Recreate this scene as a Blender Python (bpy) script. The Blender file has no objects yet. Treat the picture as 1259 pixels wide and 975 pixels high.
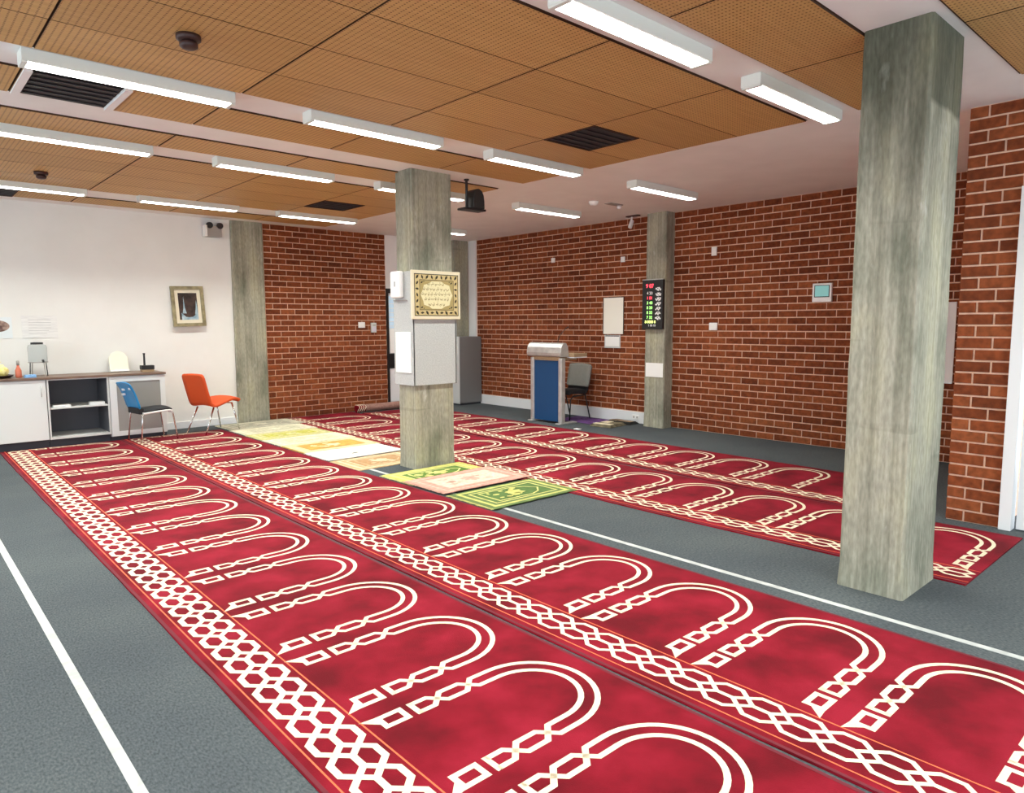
import bpy, bmesh, math, random
from mathutils import Vector, Matrix
random.seed(7)
R = math.radians
SC = bpy.context.scene
COL = SC.collection

# ------------------------------------------------------------------ camera
CAM_H = 1.5
cam_d = bpy.data.cameras.new('camera')
cam_d.sensor_fit = 'HORIZONTAL'; cam_d.sensor_width = 36.0
cam_d.lens = 859.59 / 1259 * 36.0
cam_d.clip_start = 0.05
cam = bpy.data.objects.new('camera', cam_d); COL.objects.link(cam)
M = Matrix.Rotation(R(-42.17257), 3, 'Z') @ Matrix.Rotation(R(-5.98869), 3, 'X') @ Matrix.Rotation(R(0.20377), 3, 'Y')
rt, fw, up = M @ Vector((1, 0, 0)), M @ Vector((0, 1, 0)), M @ Vector((0, 0, 1))
mw = Matrix.Identity(4)
for i in range(3):
    mw[i][0], mw[i][1], mw[i][2] = rt[i], up[i], -fw[i]
mw.translation = (0, 0, CAM_H)
cam.matrix_world = mw
SC.camera = cam

# ------------------------------------------------------------------ light and exposure
LAMP = 9.0          # radiance of the fluorescent diffusers
TUBE = 15.0          # watts thrown downwards by the reflector of each batten
SKY = 3.7            # overcast daylight outside the windows behind the camera
SC.view_settings.view_transform = 'Standard'
SC.view_settings.look = 'None'
SC.view_settings.gamma = 1.0
SC.view_settings.use_curve_mapping = False
SC.view_settings.exposure = 0.52
SC.cycles.max_bounces = 8
SC.cycles.diffuse_bounces = 6
SC.cycles.caustics_reflective = False
SC.cycles.caustics_refractive = False
world = bpy.data.worlds.new('overcast_sky'); SC.world = world
world.use_nodes = True
wb = world.node_tree.nodes['Background']
wb.inputs['Color'].default_value = (0.80, 0.90, 1.0, 1); wb.inputs['Strength'].default_value = SKY

ZC = 3.03            # plaster ceiling
ZP = 3.019           # underside of the timber panels
XR = 8.40            # brick wall on the right
YL = 10.64           # far wall
XS = -3.0; YB = -3.5

def portal(name, loc, rot, sx, sy):
    d = bpy.data.lights.new(name, 'AREA'); d.shape = 'RECTANGLE'; d.size = sx; d.size_y = sy
    d.cycles.is_portal = True
    o = bpy.data.objects.new(name, d); COL.objects.link(o); o.location = loc; o.rotation_euler = rot
WIN_SIDE = [(-2.6, 0.6), (1.2, 4.4), (5.0, 8.2)]
WIN_FRONT = [(-2.4, 0.8), (1.4, 4.9)]
WZ0, WZ1 = 0.75, 2.55
for a, b in WIN_SIDE:
    portal('window_portal', (XS - 0.1, (a + b) / 2, (WZ0 + WZ1) / 2), (0, R(-90), 0), WZ1 - WZ0, b - a)
for a, b in WIN_FRONT:
    portal('window_portal', ((a + b) / 2, YB - 0.1, (WZ0 + WZ1) / 2), (R(90), 0, 0), b - a, WZ1 - WZ0)

# ------------------------------------------------------------------ materials
def mat(name, col, rough=0.6, metal=0.0, spec=0.5, build=None, **kw):
    m = bpy.data.materials.new(name); m.use_nodes = True
    nt = m.node_tree; b = nt.nodes['Principled BSDF']
    b.inputs['Base Color'].default_value = (*col, 1); b.inputs['Roughness'].default_value = rough
    b.inputs['Metallic'].default_value = metal; b.inputs['Specular IOR Level'].default_value = spec
    for k, v in kw.items():
        b.inputs[k.replace('_', ' ')].default_value = v
    if build: build(nt, b)
    return m
def N(nt, t, **kw):
    n = nt.nodes.new(t)
    for k, v in kw.items():
        if hasattr(n, k): setattr(n, k, v)
        else: n.inputs[k.replace('_', ' ')].default_value = v
    return n
def coord(nt, kind='Object', scale=(1, 1, 1)):
    tc = N(nt, 'ShaderNodeTexCoord'); mp = N(nt, 'ShaderNodeMapping')
    mp.inputs['Scale'].default_value = scale
    nt.links.new(tc.outputs[kind], mp.inputs[0]); return mp.outputs[0]
def world_pos(nt, scale=(1, 1, 1)):
    g = N(nt, 'ShaderNodeNewGeometry'); mp = N(nt, 'ShaderNodeMapping')
    mp.inputs['Scale'].default_value = scale
    nt.links.new(g.outputs['Position'], mp.inputs[0]); return mp.outputs[0]
def ramp(nt, fac, stops):
    r = N(nt, 'ShaderNodeValToRGB')
    while len(r.color_ramp.elements) < len(stops): r.color_ramp.elements.new(0.5)
    for e, (p, c) in zip(r.color_ramp.elements, stops):
        e.position = p; e.color = (*c, 1)
    nt.links.new(fac, r.inputs[0]); return r.outputs[0]
def bump(nt, b, h, strength, dist=0.01):
    n = N(nt, 'ShaderNodeBump'); n.inputs['Strength'].default_value = strength; n.inputs['Distance'].default_value = dist
    nt.links.new(h, n.inputs['Height']); nt.links.new(n.outputs[0], b.inputs['Normal'])
def mix(nt, fac, a, b, blend='MIX'):
    n = N(nt, 'ShaderNodeMix'); n.data_type = 'RGBA'; n.blend_type = blend
    if isinstance(fac, (int, float)): n.inputs[0].default_value = fac
    else: nt.links.new(fac, n.inputs[0])
    for s, v in ((6, a), (7, b)):
        if isinstance(v, tuple): n.inputs[s].default_value = (*v, 1)
        else: nt.links.new(v, n.inputs[s])
    return n.outputs[2]
def noisy(col_a, col_b, scale, strength=0.15, sc=(1, 1, 1), detail=4, dist=0.01, lo=0.35, hi=0.65):
    def f(nt, b):
        p = world_pos(nt, sc)
        n = N(nt, 'ShaderNodeTexNoise'); n.inputs['Scale'].default_value = scale; n.inputs['Detail'].default_value = detail
        nt.links.new(p, n.inputs['Vector'])
        nt.links.new(ramp(nt, n.outputs['Fac'], [(lo, col_a), (hi, col_b)]), b.inputs['Base Color'])
        if strength: bump(nt, b, n.outputs['Fac'], strength, dist)
    return f
def noisy_mat(name, a, b_, scale, rough=0.8, **kw):
    r = {k: kw.pop(k) for k in list(kw) if k in ('metal', 'spec')}
    return mat(name, a, rough, build=noisy(a, b_, scale, **kw), **r)

def brick_build(kind):
    def f(nt, b):
        if kind == 'single':
            oi = N(nt, 'ShaderNodeObjectInfo'); rnd = oi.outputs['Random']
        else:
            g = N(nt, 'ShaderNodeNewGeometry'); rnd = g.outputs['Random Per Island']
        c = ramp(nt, rnd, [(0.0, (0.155, 0.036, 0.011)), (0.3, (0.21, 0.050, 0.015)), (0.65, (0.245, 0.060, 0.018)), (1.0, (0.30, 0.085, 0.028))])
        p = world_pos(nt)
        n = N(nt, 'ShaderNodeTexNoise'); n.inputs['Scale'].default_value = 22; n.inputs['Detail'].default_value = 6
        nt.links.new(p, n.inputs['Vector'])
        k = ramp(nt, n.outputs['Fac'], [(0.3, (0.62, 0.60, 0.58)), (0.7, (1.2, 1.2, 1.2))])
        nt.links.new(mix(nt, 1.0, c, k, 'MULTIPLY'), b.inputs['Base Color'])
        bump(nt, b, n.outputs['Fac'], 0.35, 0.006)
    return f
m_brick = mat('fired_brick', (0.3, 0.1, 0.05), 0.85, spec=0.25, build=brick_build('single'))
m_brick_s = mat('fired_brick_joined', (0.3, 0.1, 0.05), 0.85, spec=0.25, build=brick_build('island'))
m_mortar = noisy_mat('mortar', (0.72, 0.46, 0.32), (0.84, 0.57, 0.42), 30, rough=0.95, strength=0.3)

def concrete_build(nt, b, dark_top=False):
    p = world_pos(nt, (34, 34, 0.22))
    n1 = N(nt, 'ShaderNodeTexNoise'); n1.inputs['Scale'].default_value = 1.0; n1.inputs['Detail'].default_value = 5
    nt.links.new(p, n1.inputs['Vector'])
    c1 = ramp(nt, n1.outputs['Fac'], [(0.25, (0.24, 0.235, 0.18)), (0.5, (0.345, 0.337, 0.265)), (0.75, (0.44, 0.43, 0.35))])
    p2 = world_pos(nt, (3.0, 3.0, 1.3))
    n2 = N(nt, 'ShaderNodeTexNoise'); n2.inputs['Scale'].default_value = 1.3; n2.inputs['Detail'].default_value = 5
    nt.links.new(p2, n2.inputs['Vector'])
    c2 = ramp(nt, n2.outputs['Fac'], [(0.30, (0.58, 0.62, 0.59)), (0.5, (1, 1, 1)), (0.7, (1.2, 1.18, 1.06))])
    c = mix(nt, 1.0, c1, c2, 'MULTIPLY')
    # pale lime blooms and little pits
    n3 = N(nt, 'ShaderNodeTexNoise'); n3.inputs['Scale'].default_value = 9; n3.inputs['Detail'].default_value = 6
    nt.links.new(world_pos(nt, (1, 1, 0.5)), n3.inputs['Vector'])
    f3 = ramp(nt, n3.outputs['Fac'], [(0.66, (0, 0, 0)), (0.80, (0.8, 0.8, 0.8))])
    c = mix(nt, f3, c, (0.62, 0.62, 0.57))
    # horizontal lift lines of the pour
    w = N(nt, 'ShaderNodeTexNoise'); w.inputs['Scale'].default_value = 1.0; w.inputs['Detail'].default_value = 2
    nt.links.new(world_pos(nt, (0.7, 0.7, 9)), w.inputs['Vector'])
    f4 = ramp(nt, w.outputs['Fac'], [(0.66, (1, 1, 1)), (0.70, (0.84, 0.85, 0.84))])
    c = mix(nt, 1.0, c, f4, 'MULTIPLY')
    # fine grain of the cement skin
    g = N(nt, 'ShaderNodeTexNoise'); g.inputs['Scale'].default_value = 1.0; g.inputs['Detail'].default_value = 6
    nt.links.new(world_pos(nt, (70, 70, 18)), g.inputs['Vector'])
    c = mix(nt, 1.0, c, ramp(nt, g.outputs['Fac'], [(0.3, (0.80, 0.80, 0.79)), (0.7, (1.16, 1.16, 1.16))]), 'MULTIPLY')
    if dark_top:
        # upper part darker: crisp edge facing -Y, ragged fade facing -X
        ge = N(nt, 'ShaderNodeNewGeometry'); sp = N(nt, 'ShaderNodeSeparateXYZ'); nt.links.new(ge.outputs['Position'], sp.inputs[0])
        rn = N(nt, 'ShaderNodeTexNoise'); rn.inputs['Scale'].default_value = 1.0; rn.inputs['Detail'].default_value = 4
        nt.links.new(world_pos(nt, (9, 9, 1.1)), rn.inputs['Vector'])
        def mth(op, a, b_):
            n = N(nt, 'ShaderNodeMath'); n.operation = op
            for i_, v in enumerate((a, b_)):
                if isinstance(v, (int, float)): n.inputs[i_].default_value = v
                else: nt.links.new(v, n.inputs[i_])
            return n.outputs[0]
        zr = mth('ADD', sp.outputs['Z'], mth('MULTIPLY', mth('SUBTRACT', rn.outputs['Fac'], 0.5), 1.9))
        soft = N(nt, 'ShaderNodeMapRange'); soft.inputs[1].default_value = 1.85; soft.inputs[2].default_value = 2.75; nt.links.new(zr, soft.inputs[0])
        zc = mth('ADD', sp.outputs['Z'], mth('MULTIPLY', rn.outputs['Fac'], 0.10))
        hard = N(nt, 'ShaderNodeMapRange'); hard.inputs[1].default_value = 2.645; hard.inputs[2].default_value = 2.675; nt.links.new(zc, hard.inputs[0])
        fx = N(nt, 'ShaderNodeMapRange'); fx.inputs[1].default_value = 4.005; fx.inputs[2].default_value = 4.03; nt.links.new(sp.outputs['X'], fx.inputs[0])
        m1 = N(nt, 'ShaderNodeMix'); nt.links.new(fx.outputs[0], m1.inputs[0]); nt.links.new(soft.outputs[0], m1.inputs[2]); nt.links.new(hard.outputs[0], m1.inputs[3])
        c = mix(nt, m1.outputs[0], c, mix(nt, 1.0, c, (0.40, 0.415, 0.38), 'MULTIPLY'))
    nt.links.new(c, b.inputs['Base Color'])
    bump(nt, b, n1.outputs['Fac'], 0.35, 0.01)
m_concrete_dark_top = mat('dark_top_concrete', (0.4, 0.4, 0.33), 0.8, spec=0.3, build=lambda nt, b: concrete_build(nt, b, True))
m_concrete = mat('board_marked_concrete', (0.4, 0.4, 0.33), 0.8, spec=0.3, build=concrete_build)

def panel_build(nt, b):
    p = world_pos(nt)
    n = N(nt, 'ShaderNodeTexNoise'); n.inputs['Scale'].default_value = 1.0; n.inputs['Detail'].default_value = 4
    nt.links.new(world_pos(nt, (2.5, 30, 1)), n.inputs['Vector'])
    c = ramp(nt, n.outputs['Fac'], [(0.3, (0.53, 0.31, 0.105)), (0.7, (0.61, 0.37, 0.140))])
    oi = N(nt, 'ShaderNodeObjectInfo')
    k = ramp(nt, oi.outputs['Random'], [(0, (0.93, 0.92, 0.90)), (1, (1.06, 1.06, 1.06))])
    c = mix(nt, 1.0, c, k, 'MULTIPLY')
    # drilled acoustic holes on a square grid
    md = N(nt, 'ShaderNodeVectorMath'); md.operation = 'MODULO'; md.inputs[1].default_value = (0.034, 0.020, 10)
    sh = N(nt, 'ShaderNodeVectorMath'); sh.operation = 'ADD'; sh.inputs[1].default_value = (34, 30, 0)
    nt.links.new(p, sh.inputs[0]); nt.links.new(sh.outputs[0], md.inputs[0])
    sb = N(nt, 'ShaderNodeVectorMath'); sb.operation = 'SUBTRACT'; sb.inputs[1].default_value = (0.017, 0.010, 0)
    nt.links.new(md.outputs[0], sb.inputs[0])
    ml = N(nt, 'ShaderNodeVectorMath'); ml.operation = 'MULTIPLY'; ml.inputs[1].default_value = (1, 1, 0)
    nt.links.new(sb.outputs[0], ml.inputs[0])
    ln = N(nt, 'ShaderNodeVectorMath'); ln.operation = 'LENGTH'; nt.links.new(ml.outputs[0], ln.inputs[0])
    mr = N(nt, 'ShaderNodeMapRange'); mr.inputs[1].default_value = 0.0044; mr.inputs[2].default_value = 0.0058
    nt.links.new(ln.outputs['Value'], mr.inputs[0])
    c = mix(nt, mr.outputs[0], (0.19, 0.085, 0.025), c)
    nt.links.new(c, b.inputs['Base Color'])
m_panel = mat('perforated_timber', (0.4, 0.2, 0.06), 0.55, spec=0.35, build=panel_build)
m_gap = mat('shadow_gap', (0.055, 0.022, 0.009), 0.9)
m_plaster = noisy_mat('ceiling_plaster', (0.86, 0.84, 0.82), (0.90, 0.88, 0.86), 3, rough=0.9, strength=0)
m_white = noisy_mat('white_wall_paint', (0.80, 0.80, 0.77), (0.84, 0.84, 0.81), 2, rough=0.75, strength=0)
m_trim = mat('white_gloss_trim', (0.83, 0.85, 0.86), 0.4)
m_paper = mat('white_paper', (0.92, 0.92, 0.89), 0.8)
m_paperlined = noisy_mat('printed_paper', (0.74, 0.74, 0.73), (0.84, 0.84, 0.82), 9, strength=0, sc=(1, 1, 9))
m_ink = mat('faint_ink', (0.45, 0.45, 0.45), 0.8)

def floor_build(nt, b):
    n = N(nt, 'ShaderNodeTexNoise'); n.inputs['Scale'].default_value = 130; n.inputs['Detail'].default_value = 3
    nt.links.new(world_pos(nt, (1, 0.45, 1)), n.inputs['Vector'])
    n2 = N(nt, 'ShaderNodeTexNoise'); n2.inputs['Scale'].default_value = 1.1; n2.inputs['Detail'].default_value = 4
    nt.links.new(world_pos(nt), n2.inputs['Vector'])
    c = ramp(nt, n.outputs['Fac'], [(0.3, (0.050, 0.060, 0.066)), (0.7, (0.108, 0.122, 0.128))])
    k = ramp(nt, n2.outputs['Fac'], [(0.35, (0.86, 0.87, 0.9)), (0.65, (1.1, 1.1, 1.08))])
    nt.links.new(mix(nt, 1.0, c, k, 'MULTIPLY'), b.inputs['Base Color'])
    bump(nt, b, n.outputs['Fac'], 0.5, 0.006)
m_floor = mat('charcoal_loop_carpet', (0.11, 0.12, 0.125), 0.95, spec=0.15, build=floor_build)

def pile_build(nt, b):
    n = N(nt, 'ShaderNodeTexNoise'); n.inputs['Scale'].default_value = 3.2; n.inputs['Detail'].default_value = 5
    nt.links.new(world_pos(nt), n.inputs['Vector'])
    c = ramp(nt, n.outputs['Fac'], [(0.33, (0.105, 0.0018, 0.006)), (0.50, (0.185, 0.0034, 0.012)), (0.68, (0.255, 0.0075, 0.022))])
    nt.links.new(c, b.inputs['Base Color'])
    n2 = N(nt, 'ShaderNodeTexNoise'); n2.inputs['Scale'].default_value = 220
    nt.links.new(world_pos(nt), n2.inputs['Vector'])
    bump(nt, b, n2.outputs['Fac'], 0.35, 0.004)
m_pile = mat('crimson_pile', (0.33, 0.01, 0.03), 0.8, spec=0.12, build=pile_build, Sheen_Weight=0.04, Sheen_Roughness=0.4, Sheen_Tint=(1, 0.55, 0.65, 1))
m_cream = noisy_mat('cream_pile', (0.68, 0.585, 0.42), (0.76, 0.67, 0.50), 40, rough=0.85, strength=0.1)
m_orange_line = mat('orange_thread', (0.75, 0.13, 0.05), 0.8)
m_edge = mat('dark_red_binding', (0.13, 0.004, 0.014), 0.8)
m_tape = noisy_mat('white_floor_tape', (0.40, 0.42, 0.41), (0.54, 0.56, 0.54), 14, rough=0.6, strength=0)

m_lampbody = mat('lamp_housing', (0.76, 0.79, 0.73), 0.5)
def emis(name, col, s):
    m = mat(name, col, 0.5); b = m.node_tree.nodes['Principled BSDF']
    b.inputs['Emission Color'].default_value = (*col, 1); b.inputs['Emission Strength'].default_value = s
    return m
m_tube = emis('lit_diffuser', (0.98, 1.0, 0.94), LAMP)
m_black = mat('black_plastic', (0.012, 0.012, 0.013), 0.45)
m_dark = mat('dark_void', (0.006, 0.006, 0.010), 0.6)
m_slat = mat('vent_slat', (0.010, 0.009, 0.014), 0.6)
m_smoke = mat('dark_brown_plastic', (0.045, 0.018, 0.015), 0.5)
m_whiteplastic = mat('white_plastic', (0.90, 0.90, 0.88), 0.4)
m_greyplastic = mat('grey_plastic', (0.36, 0.34, 0.31), 0.5)
m_chrome = mat('chrome', (0.72, 0.73, 0.74), 0.18, 1.0)
m_silver = noisy_mat('brushed_silver', (0.55, 0.55, 0.54), (0.68, 0.68, 0.66), 12, rough=0.38, strength=0, metal=0.6)
m_lblue = mat('lectern_blue', (0.003, 0.062, 0.19), 0.5)
m_wood = noisy_mat('walnut_laminate', (0.12, 0.070, 0.048), (0.23, 0.145, 0.100), 3, rough=0.4, sc=(2, 30, 30), strength=0)
m_shelfwood = noisy_mat('lectern_shelf', (0.33, 0.22, 0.12), (0.42, 0.30, 0.18), 4, rough=0.5, sc=(2, 20, 20), strength=0)
m_cab = mat('cabinet_white', (0.72, 0.75, 0.74), 0.35)
m_cabframe = mat('cabinet_grey_edge', (0.62, 0.64, 0.62), 0.4)
m_cabin = mat('cabinet_inside', (0.10, 0.105, 0.12), 0.6)
m_frost = mat('grey_glass', (0.30, 0.30, 0.285), 0.15, spec=0.7)
m_kick = mat('kick_board', (0.035, 0.035, 0.045), 0.6)
m_orange = mat('orange_upholstery', (0.66, 0.080, 0.010), 0.7)
m_blue = mat('blue_plastic', (0.01, 0.24, 0.55), 0.4)
m_blackfab = mat('black_seat_fabric', (0.016, 0.016, 0.018), 0.8)
m_greyfab = noisy_mat('grey_seat_fabric', (0.20, 0.20, 0.18), (0.27, 0.27, 0.24), 90, strength=0.1)
m_greysteel = mat('grey_cabinet_steel', (0.20, 0.20, 0.20), 0.45)
m_felt = noisy_mat('grey_felt', (0.47, 0.49, 0.48), (0.55, 0.57, 0.555), 70, rough=0.95, strength=0.25, detail=2)
m_clear = mat('clear_plastic', (0.80, 0.86, 0.88), 0.12, Transmission_Weight=0.9, IOR=1.15)
m_gold = noisy_mat('plaque_cream', (0.55, 0.43, 0.19), (0.64, 0.52, 0.26), 20, strength=0)
m_goldedge = mat('plaque_edge', (0.80, 0.72, 0.52), 0.5)
m_olive = mat('plaque_olive', (0.42, 0.33, 0.13), 0.7)
m_darkink = mat('dark_ink', (0.03, 0.022, 0.008), 0.7)
m_script = mat('script_ink', (0.30, 0.24, 0.10), 0.7)
m_led_r = emis('red_led', (1.0, 0.06, 0.09), 1.6)
m_led_g = emis('green_led', (0.40, 1.0, 0.22), 1.0)
m_led_y = emis('yellow_led', (0.80, 1.0, 0.25), 1.3)
m_led_w = mat('white_print', (0.85, 0.85, 0.85), 0.6)
m_teal = emis('teal_screen', (0.20, 0.46, 0.44), 0.35)

# ------------------------------------------------------------------ mesh builders
class MB:
    def __init__(s): s.v = []; s.f = []
    def add(s, vs, fs):
        b = len(s.v); s.v += [tuple(v) for v in vs]; s.f += [tuple(b + i for i in f) for f in fs]
    def box(s, x0, y0, z0, x1, y1, z1):
        s.add([(x0, y0, z0), (x1, y0, z0), (x1, y1, z0), (x0, y1, z0), (x0, y0, z1), (x1, y0, z1), (x1, y1, z1), (x0, y1, z1)],
              [(0, 3, 2, 1), (4, 5, 6, 7), (0, 1, 5, 4), (1, 2, 6, 5), (2, 3, 7, 6), (3, 0, 4, 7)]); return s
    def tube(s, pts, r, n=10, cap=True):
        pts = [Vector(p) for p in pts]; rings = []
        rs = r if isinstance(r, (list, tuple)) else [r] * len(pts)
        ref = None
        for i, p in enumerate(pts):
            d = (pts[min(i + 1, len(pts) - 1)] - pts[max(i - 1, 0)]).normalized()
            if ref is None:
                ref = Vector((0, 0, 1)) if abs(d.z) < 0.9 else Vector((1, 0, 0))
            u = d.cross(ref).normalized(); w = u.cross(d).normalized(); ref = w
            rings.append([p + (u * math.cos(2 * math.pi * k / n) + w * math.sin(2 * math.pi * k / n)) * rs[i] for k in range(n)])
        vs = [v for rg in rings for v in rg]; fs = []
        for i in range(len(pts) - 1):
            for k in range(n):
                a, b = i * n + k, i * n + (k + 1) % n
                fs.append((a, b, b + n, a + n))
        if cap:
            fs.append(tuple(range(n - 1, -1, -1))); fs.append(tuple((len(pts) - 1) * n + k for k in range(n)))
        s.add(vs, fs); return s
    def lathe(s, prof, c=(0, 0), n=24):
        vs = []; fs = []
        for r, z in prof:
            for k in range(n):
                a = 2 * math.pi * k / n; vs.append((c[0] + r * math.cos(a), c[1] + r * math.sin(a), z))
        for i in range(len(prof) - 1):
            for k in range(n):
                a, b = i * n + k, i * n + (k + 1) % n
                fs.append((a, b, b + n, a + n))
        fs.append(tuple(range(n - 1, -1, -1))); fs.append(tuple((len(prof) - 1) * n + k for k in range(n)))
        s.add(vs, fs); return s
    def prism(s, poly, axis, a, b):
        # poly: 2-D outline; axis: the extruded axis
        def P(p, t):
            return {'x': (t, p[0], p[1]), 'y': (p[0], t, p[1]), 'z': (p[0], p[1], t)}[axis]
        n = len(poly); vs = [P(p, a) for p in poly] + [P(p, b) for p in poly]
        fs = [tuple(range(n)), tuple(range(2 * n - 1, n - 1, -1))] + [(i, n + i, n + (i + 1) % n, (i + 1) % n) for i in range(n)]
        s.add(vs, fs); return s
    def flat(s, poly, fn=None):
        s.add([p if len(p) == 3 else (p[0], p[1], 0) for p in poly], [tuple(range(len(poly)))]); return s
    def stroke(s, pts, w, closed=False, z=0.0):
        P = [Vector(p[:2]) for p in pts]; n = len(P); L = []; Rr = []
        for i in range(n):
            a = P[i - 1] if (closed or i > 0) else None
            c = P[(i + 1) % n] if (closed or i < n - 1) else None
            d1 = (P[i] - a).normalized() if a is not None else (c - P[i]).normalized()
            d2 = (c - P[i]).normalized() if c is not None else d1
            t = (d1 + d2)
            t = t.normalized() if t.length > 1e-6 else d1
            nrm = Vector((-t.y, t.x)); k = max(0.45, nrm.dot(Vector((-d1.y, d1.x))))
            L.append(P[i] + nrm * (w / 2 / k)); Rr.append(P[i] - nrm * (w / 2 / k))
        vs = [(p.x, p.y, z) for p in L] + [(p.x, p.y, z) for p in Rr]
        m = n if closed else n - 1
        s.add(vs, [(n + i, n + (i + 1) % n, (i + 1) % n, i) for i in range(m)]); return s
    def mesh(s, name, m, smooth=False):
        me = bpy.data.meshes.new(name); me.from_pydata(s.v, [], s.f)
        bm = bmesh.new(); bm.from_mesh(me); bmesh.ops.recalc_face_normals(bm, faces=bm.faces); bm.to_mesh(me); bm.free()
        me.materials.append(m)
        if smooth:
            for p in me.polygons: p.use_smooth = True
        return me
def link(name, me, parent=None, loc=None, rot=None):
    o = bpy.data.objects.new(name, me); COL.objects.link(o)
    if parent: o.parent = parent
    if loc: o.location = loc
    if rot: o.rotation_euler = rot
    return o
def build(mb, name, m, parent=None, smooth=False, bevel=0, seg=2, loc=None, rot=None):
    me = mb.mesh(name, m, smooth)
    if bevel:
        bm = bmesh.new(); bm.from_mesh(me)
        bmesh.ops.bevel(bm, geom=[e for e in bm.edges if len(e.link_faces) == 2 and e.calc_face_angle(0) > 0.5], offset=bevel, segments=seg, affect='EDGES', clamp_overlap=True, profile=0.5)
        bm.to_mesh(me); bm.free()
    return link(name, me, parent, loc, rot)
def bx(name, m, parent, x0, y0, z0, x1, y1, z1, bevel=0, **k):
    return build(MB().box(x0, y0, z0, x1, y1, z1), name, m, parent, bevel=bevel, **k)
def thing(name, label, cat, loc=(0, 0, 0), rz=0, group=None):
    o = bpy.data.objects.new(name, None); COL.objects.link(o)
    o.empty_display_size = 0.1; o.location = loc; o.rotation_euler = (0, 0, rz)
    return tag(o, label, cat, group)
def tag(o, label, cat, group=None):
    o['label'] = label; o['category'] = cat
    if group: o['group'] = group
    return o
def struct(o): o['kind'] = 'structure'; return o
def stuff(o): o['kind'] = 'stuff'; return o

# ------------------------------------------------------------------ the shell
struct(bx('floor', m_floor, None, XS - 0.2, YB - 0.2, -0.08, XR + 0.2, YL + 0.2, 0.0))
ceiling = struct(bx('ceiling', m_plaster, None, XS - 0.2, YB - 0.2, ZC, XR + 0.2, YL + 0.2, ZC + 0.1))

# timber acoustic fields: rows along Y, columns along X, hung just under the plaster
XC = [-1.555, -0.40, 0.757, 1.910, 3.058, 4.236, 5.376]
FIELDS = [[-0.52, 0.06, 0.64, 1.222], [1.633, 2.196], [2.576, 3.154, 3.716, 4.272, 4.768], [5.165, 5.742], [6.15, 6.632],
          [7.02, 7.575, 8.115, 8.685, 9.27], [9.80, 10.30]]
HOLES = [(4.236, 4.80, 3.716, 4.272), (4.236, 4.80, 8.115, 8.685), (0.812, 1.312, 5.165, 5.742), (0.757, 1.32, 9.80, 10.30)]
def cut_rect(x0, x1, y0, y1):
    for hx0, hx1, hy0, hy1 in HOLES:
        if x0 - 0.01 <= hx0 and hx1 <= x1 + 0.01 and y0 - 0.01 <= hy0 and hy1 <= y1 + 0.01:
            return [r for r in ((x0, hx0, y0, y1), (hx1, x1, y0, y1)) if r[1] - r[0] > 0.02]
    return [(x0, x1, y0, y1)]
panel_cache = {}
for ys in FIELDS:
    bk = MB()
    for x0, x1 in zip(XC, XC[1:]):
        for y0, y1 in zip(ys, ys[1:]):
            for a, b, c, d in cut_rect(x0, x1, y0, y1):
                w, h = round(b - a - 0.012, 3), round(d - c - 0.007, 3)
                if (w, h) not in panel_cache:
                    me = MB().box(-w / 2, -h / 2, ZP - ZC, w / 2, h / 2, -0.002).mesh('ceiling_panel', m_panel)
                    me.materials.append(m_gap)           # side faces take the dark gap material
                    for p in me.polygons: p.material_index = 0 if abs(p.normal.z) > .5 else 1
                    panel_cache[(w, h)] = me
                link('ceiling_panel', panel_cache[(w, h)], ceiling, ((a + b) / 2, (c + d) / 2, ZC))
    bk.box(XC[0] - 0.014, ys[0] - 0.005, ZC - 0.0016, XC[-1] + 0.003, ys[-1] + 0.012, ZC + 0.001)
    build(bk, 'shadow_gap', m_gap, ceiling)
# the ceiling slab stays whole: each vent is a dark recess box with slats hung in the opening
VL = ['square dark ceiling vent nearest the right concrete pillar', 'small far dark ceiling vent left of the central pillar',
      'white framed black ceiling vent beside the nearest left batten light', 'dark ceiling vent at the far left edge above the white wall']
for (x0, x1, y0, y1), lab in zip(HOLES, VL):
    t = thing('ceiling_vent', lab, 'vent', (x0, y0, ZC))
    w, h = x1 - x0, y1 - y0
    framed = 'framed' in lab
    mb = MB()
    if framed:
        bx('vent_frame', m_plaster, t, -0.045, 0.0, -0.024, 0.0, h, -0.002); bx('vent_frame', m_plaster, t, w, 0.0, -0.024, w + 0.045, h, -0.002)
    else:
        mb.box(0, 0, -0.017, 0.012, h, -0.002); mb.box(w - 0.012, 0, -0.017, w, h, -0.002); mb.box(0.012, 0, -0.017, w - 0.012, 0.012, -0.002); mb.box(0.012, h - 0.012, -0.017, w - 0.012, h, -0.002)
    if not framed: build(mb, 'vent_frame', m_gap, t)
    bx('vent_void', m_dark, t, 0.012, 0.012, -0.006, w - 0.012, h - 0.012, -0.002)
    for k in range(6):
        y = 0.05 + k * (h - 0.1) / 5
        bx('vent_slat', m_slat, t, 0.014, y - 0.018, -0.013, w - 0.014, y + 0.018, -0.009)

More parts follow.
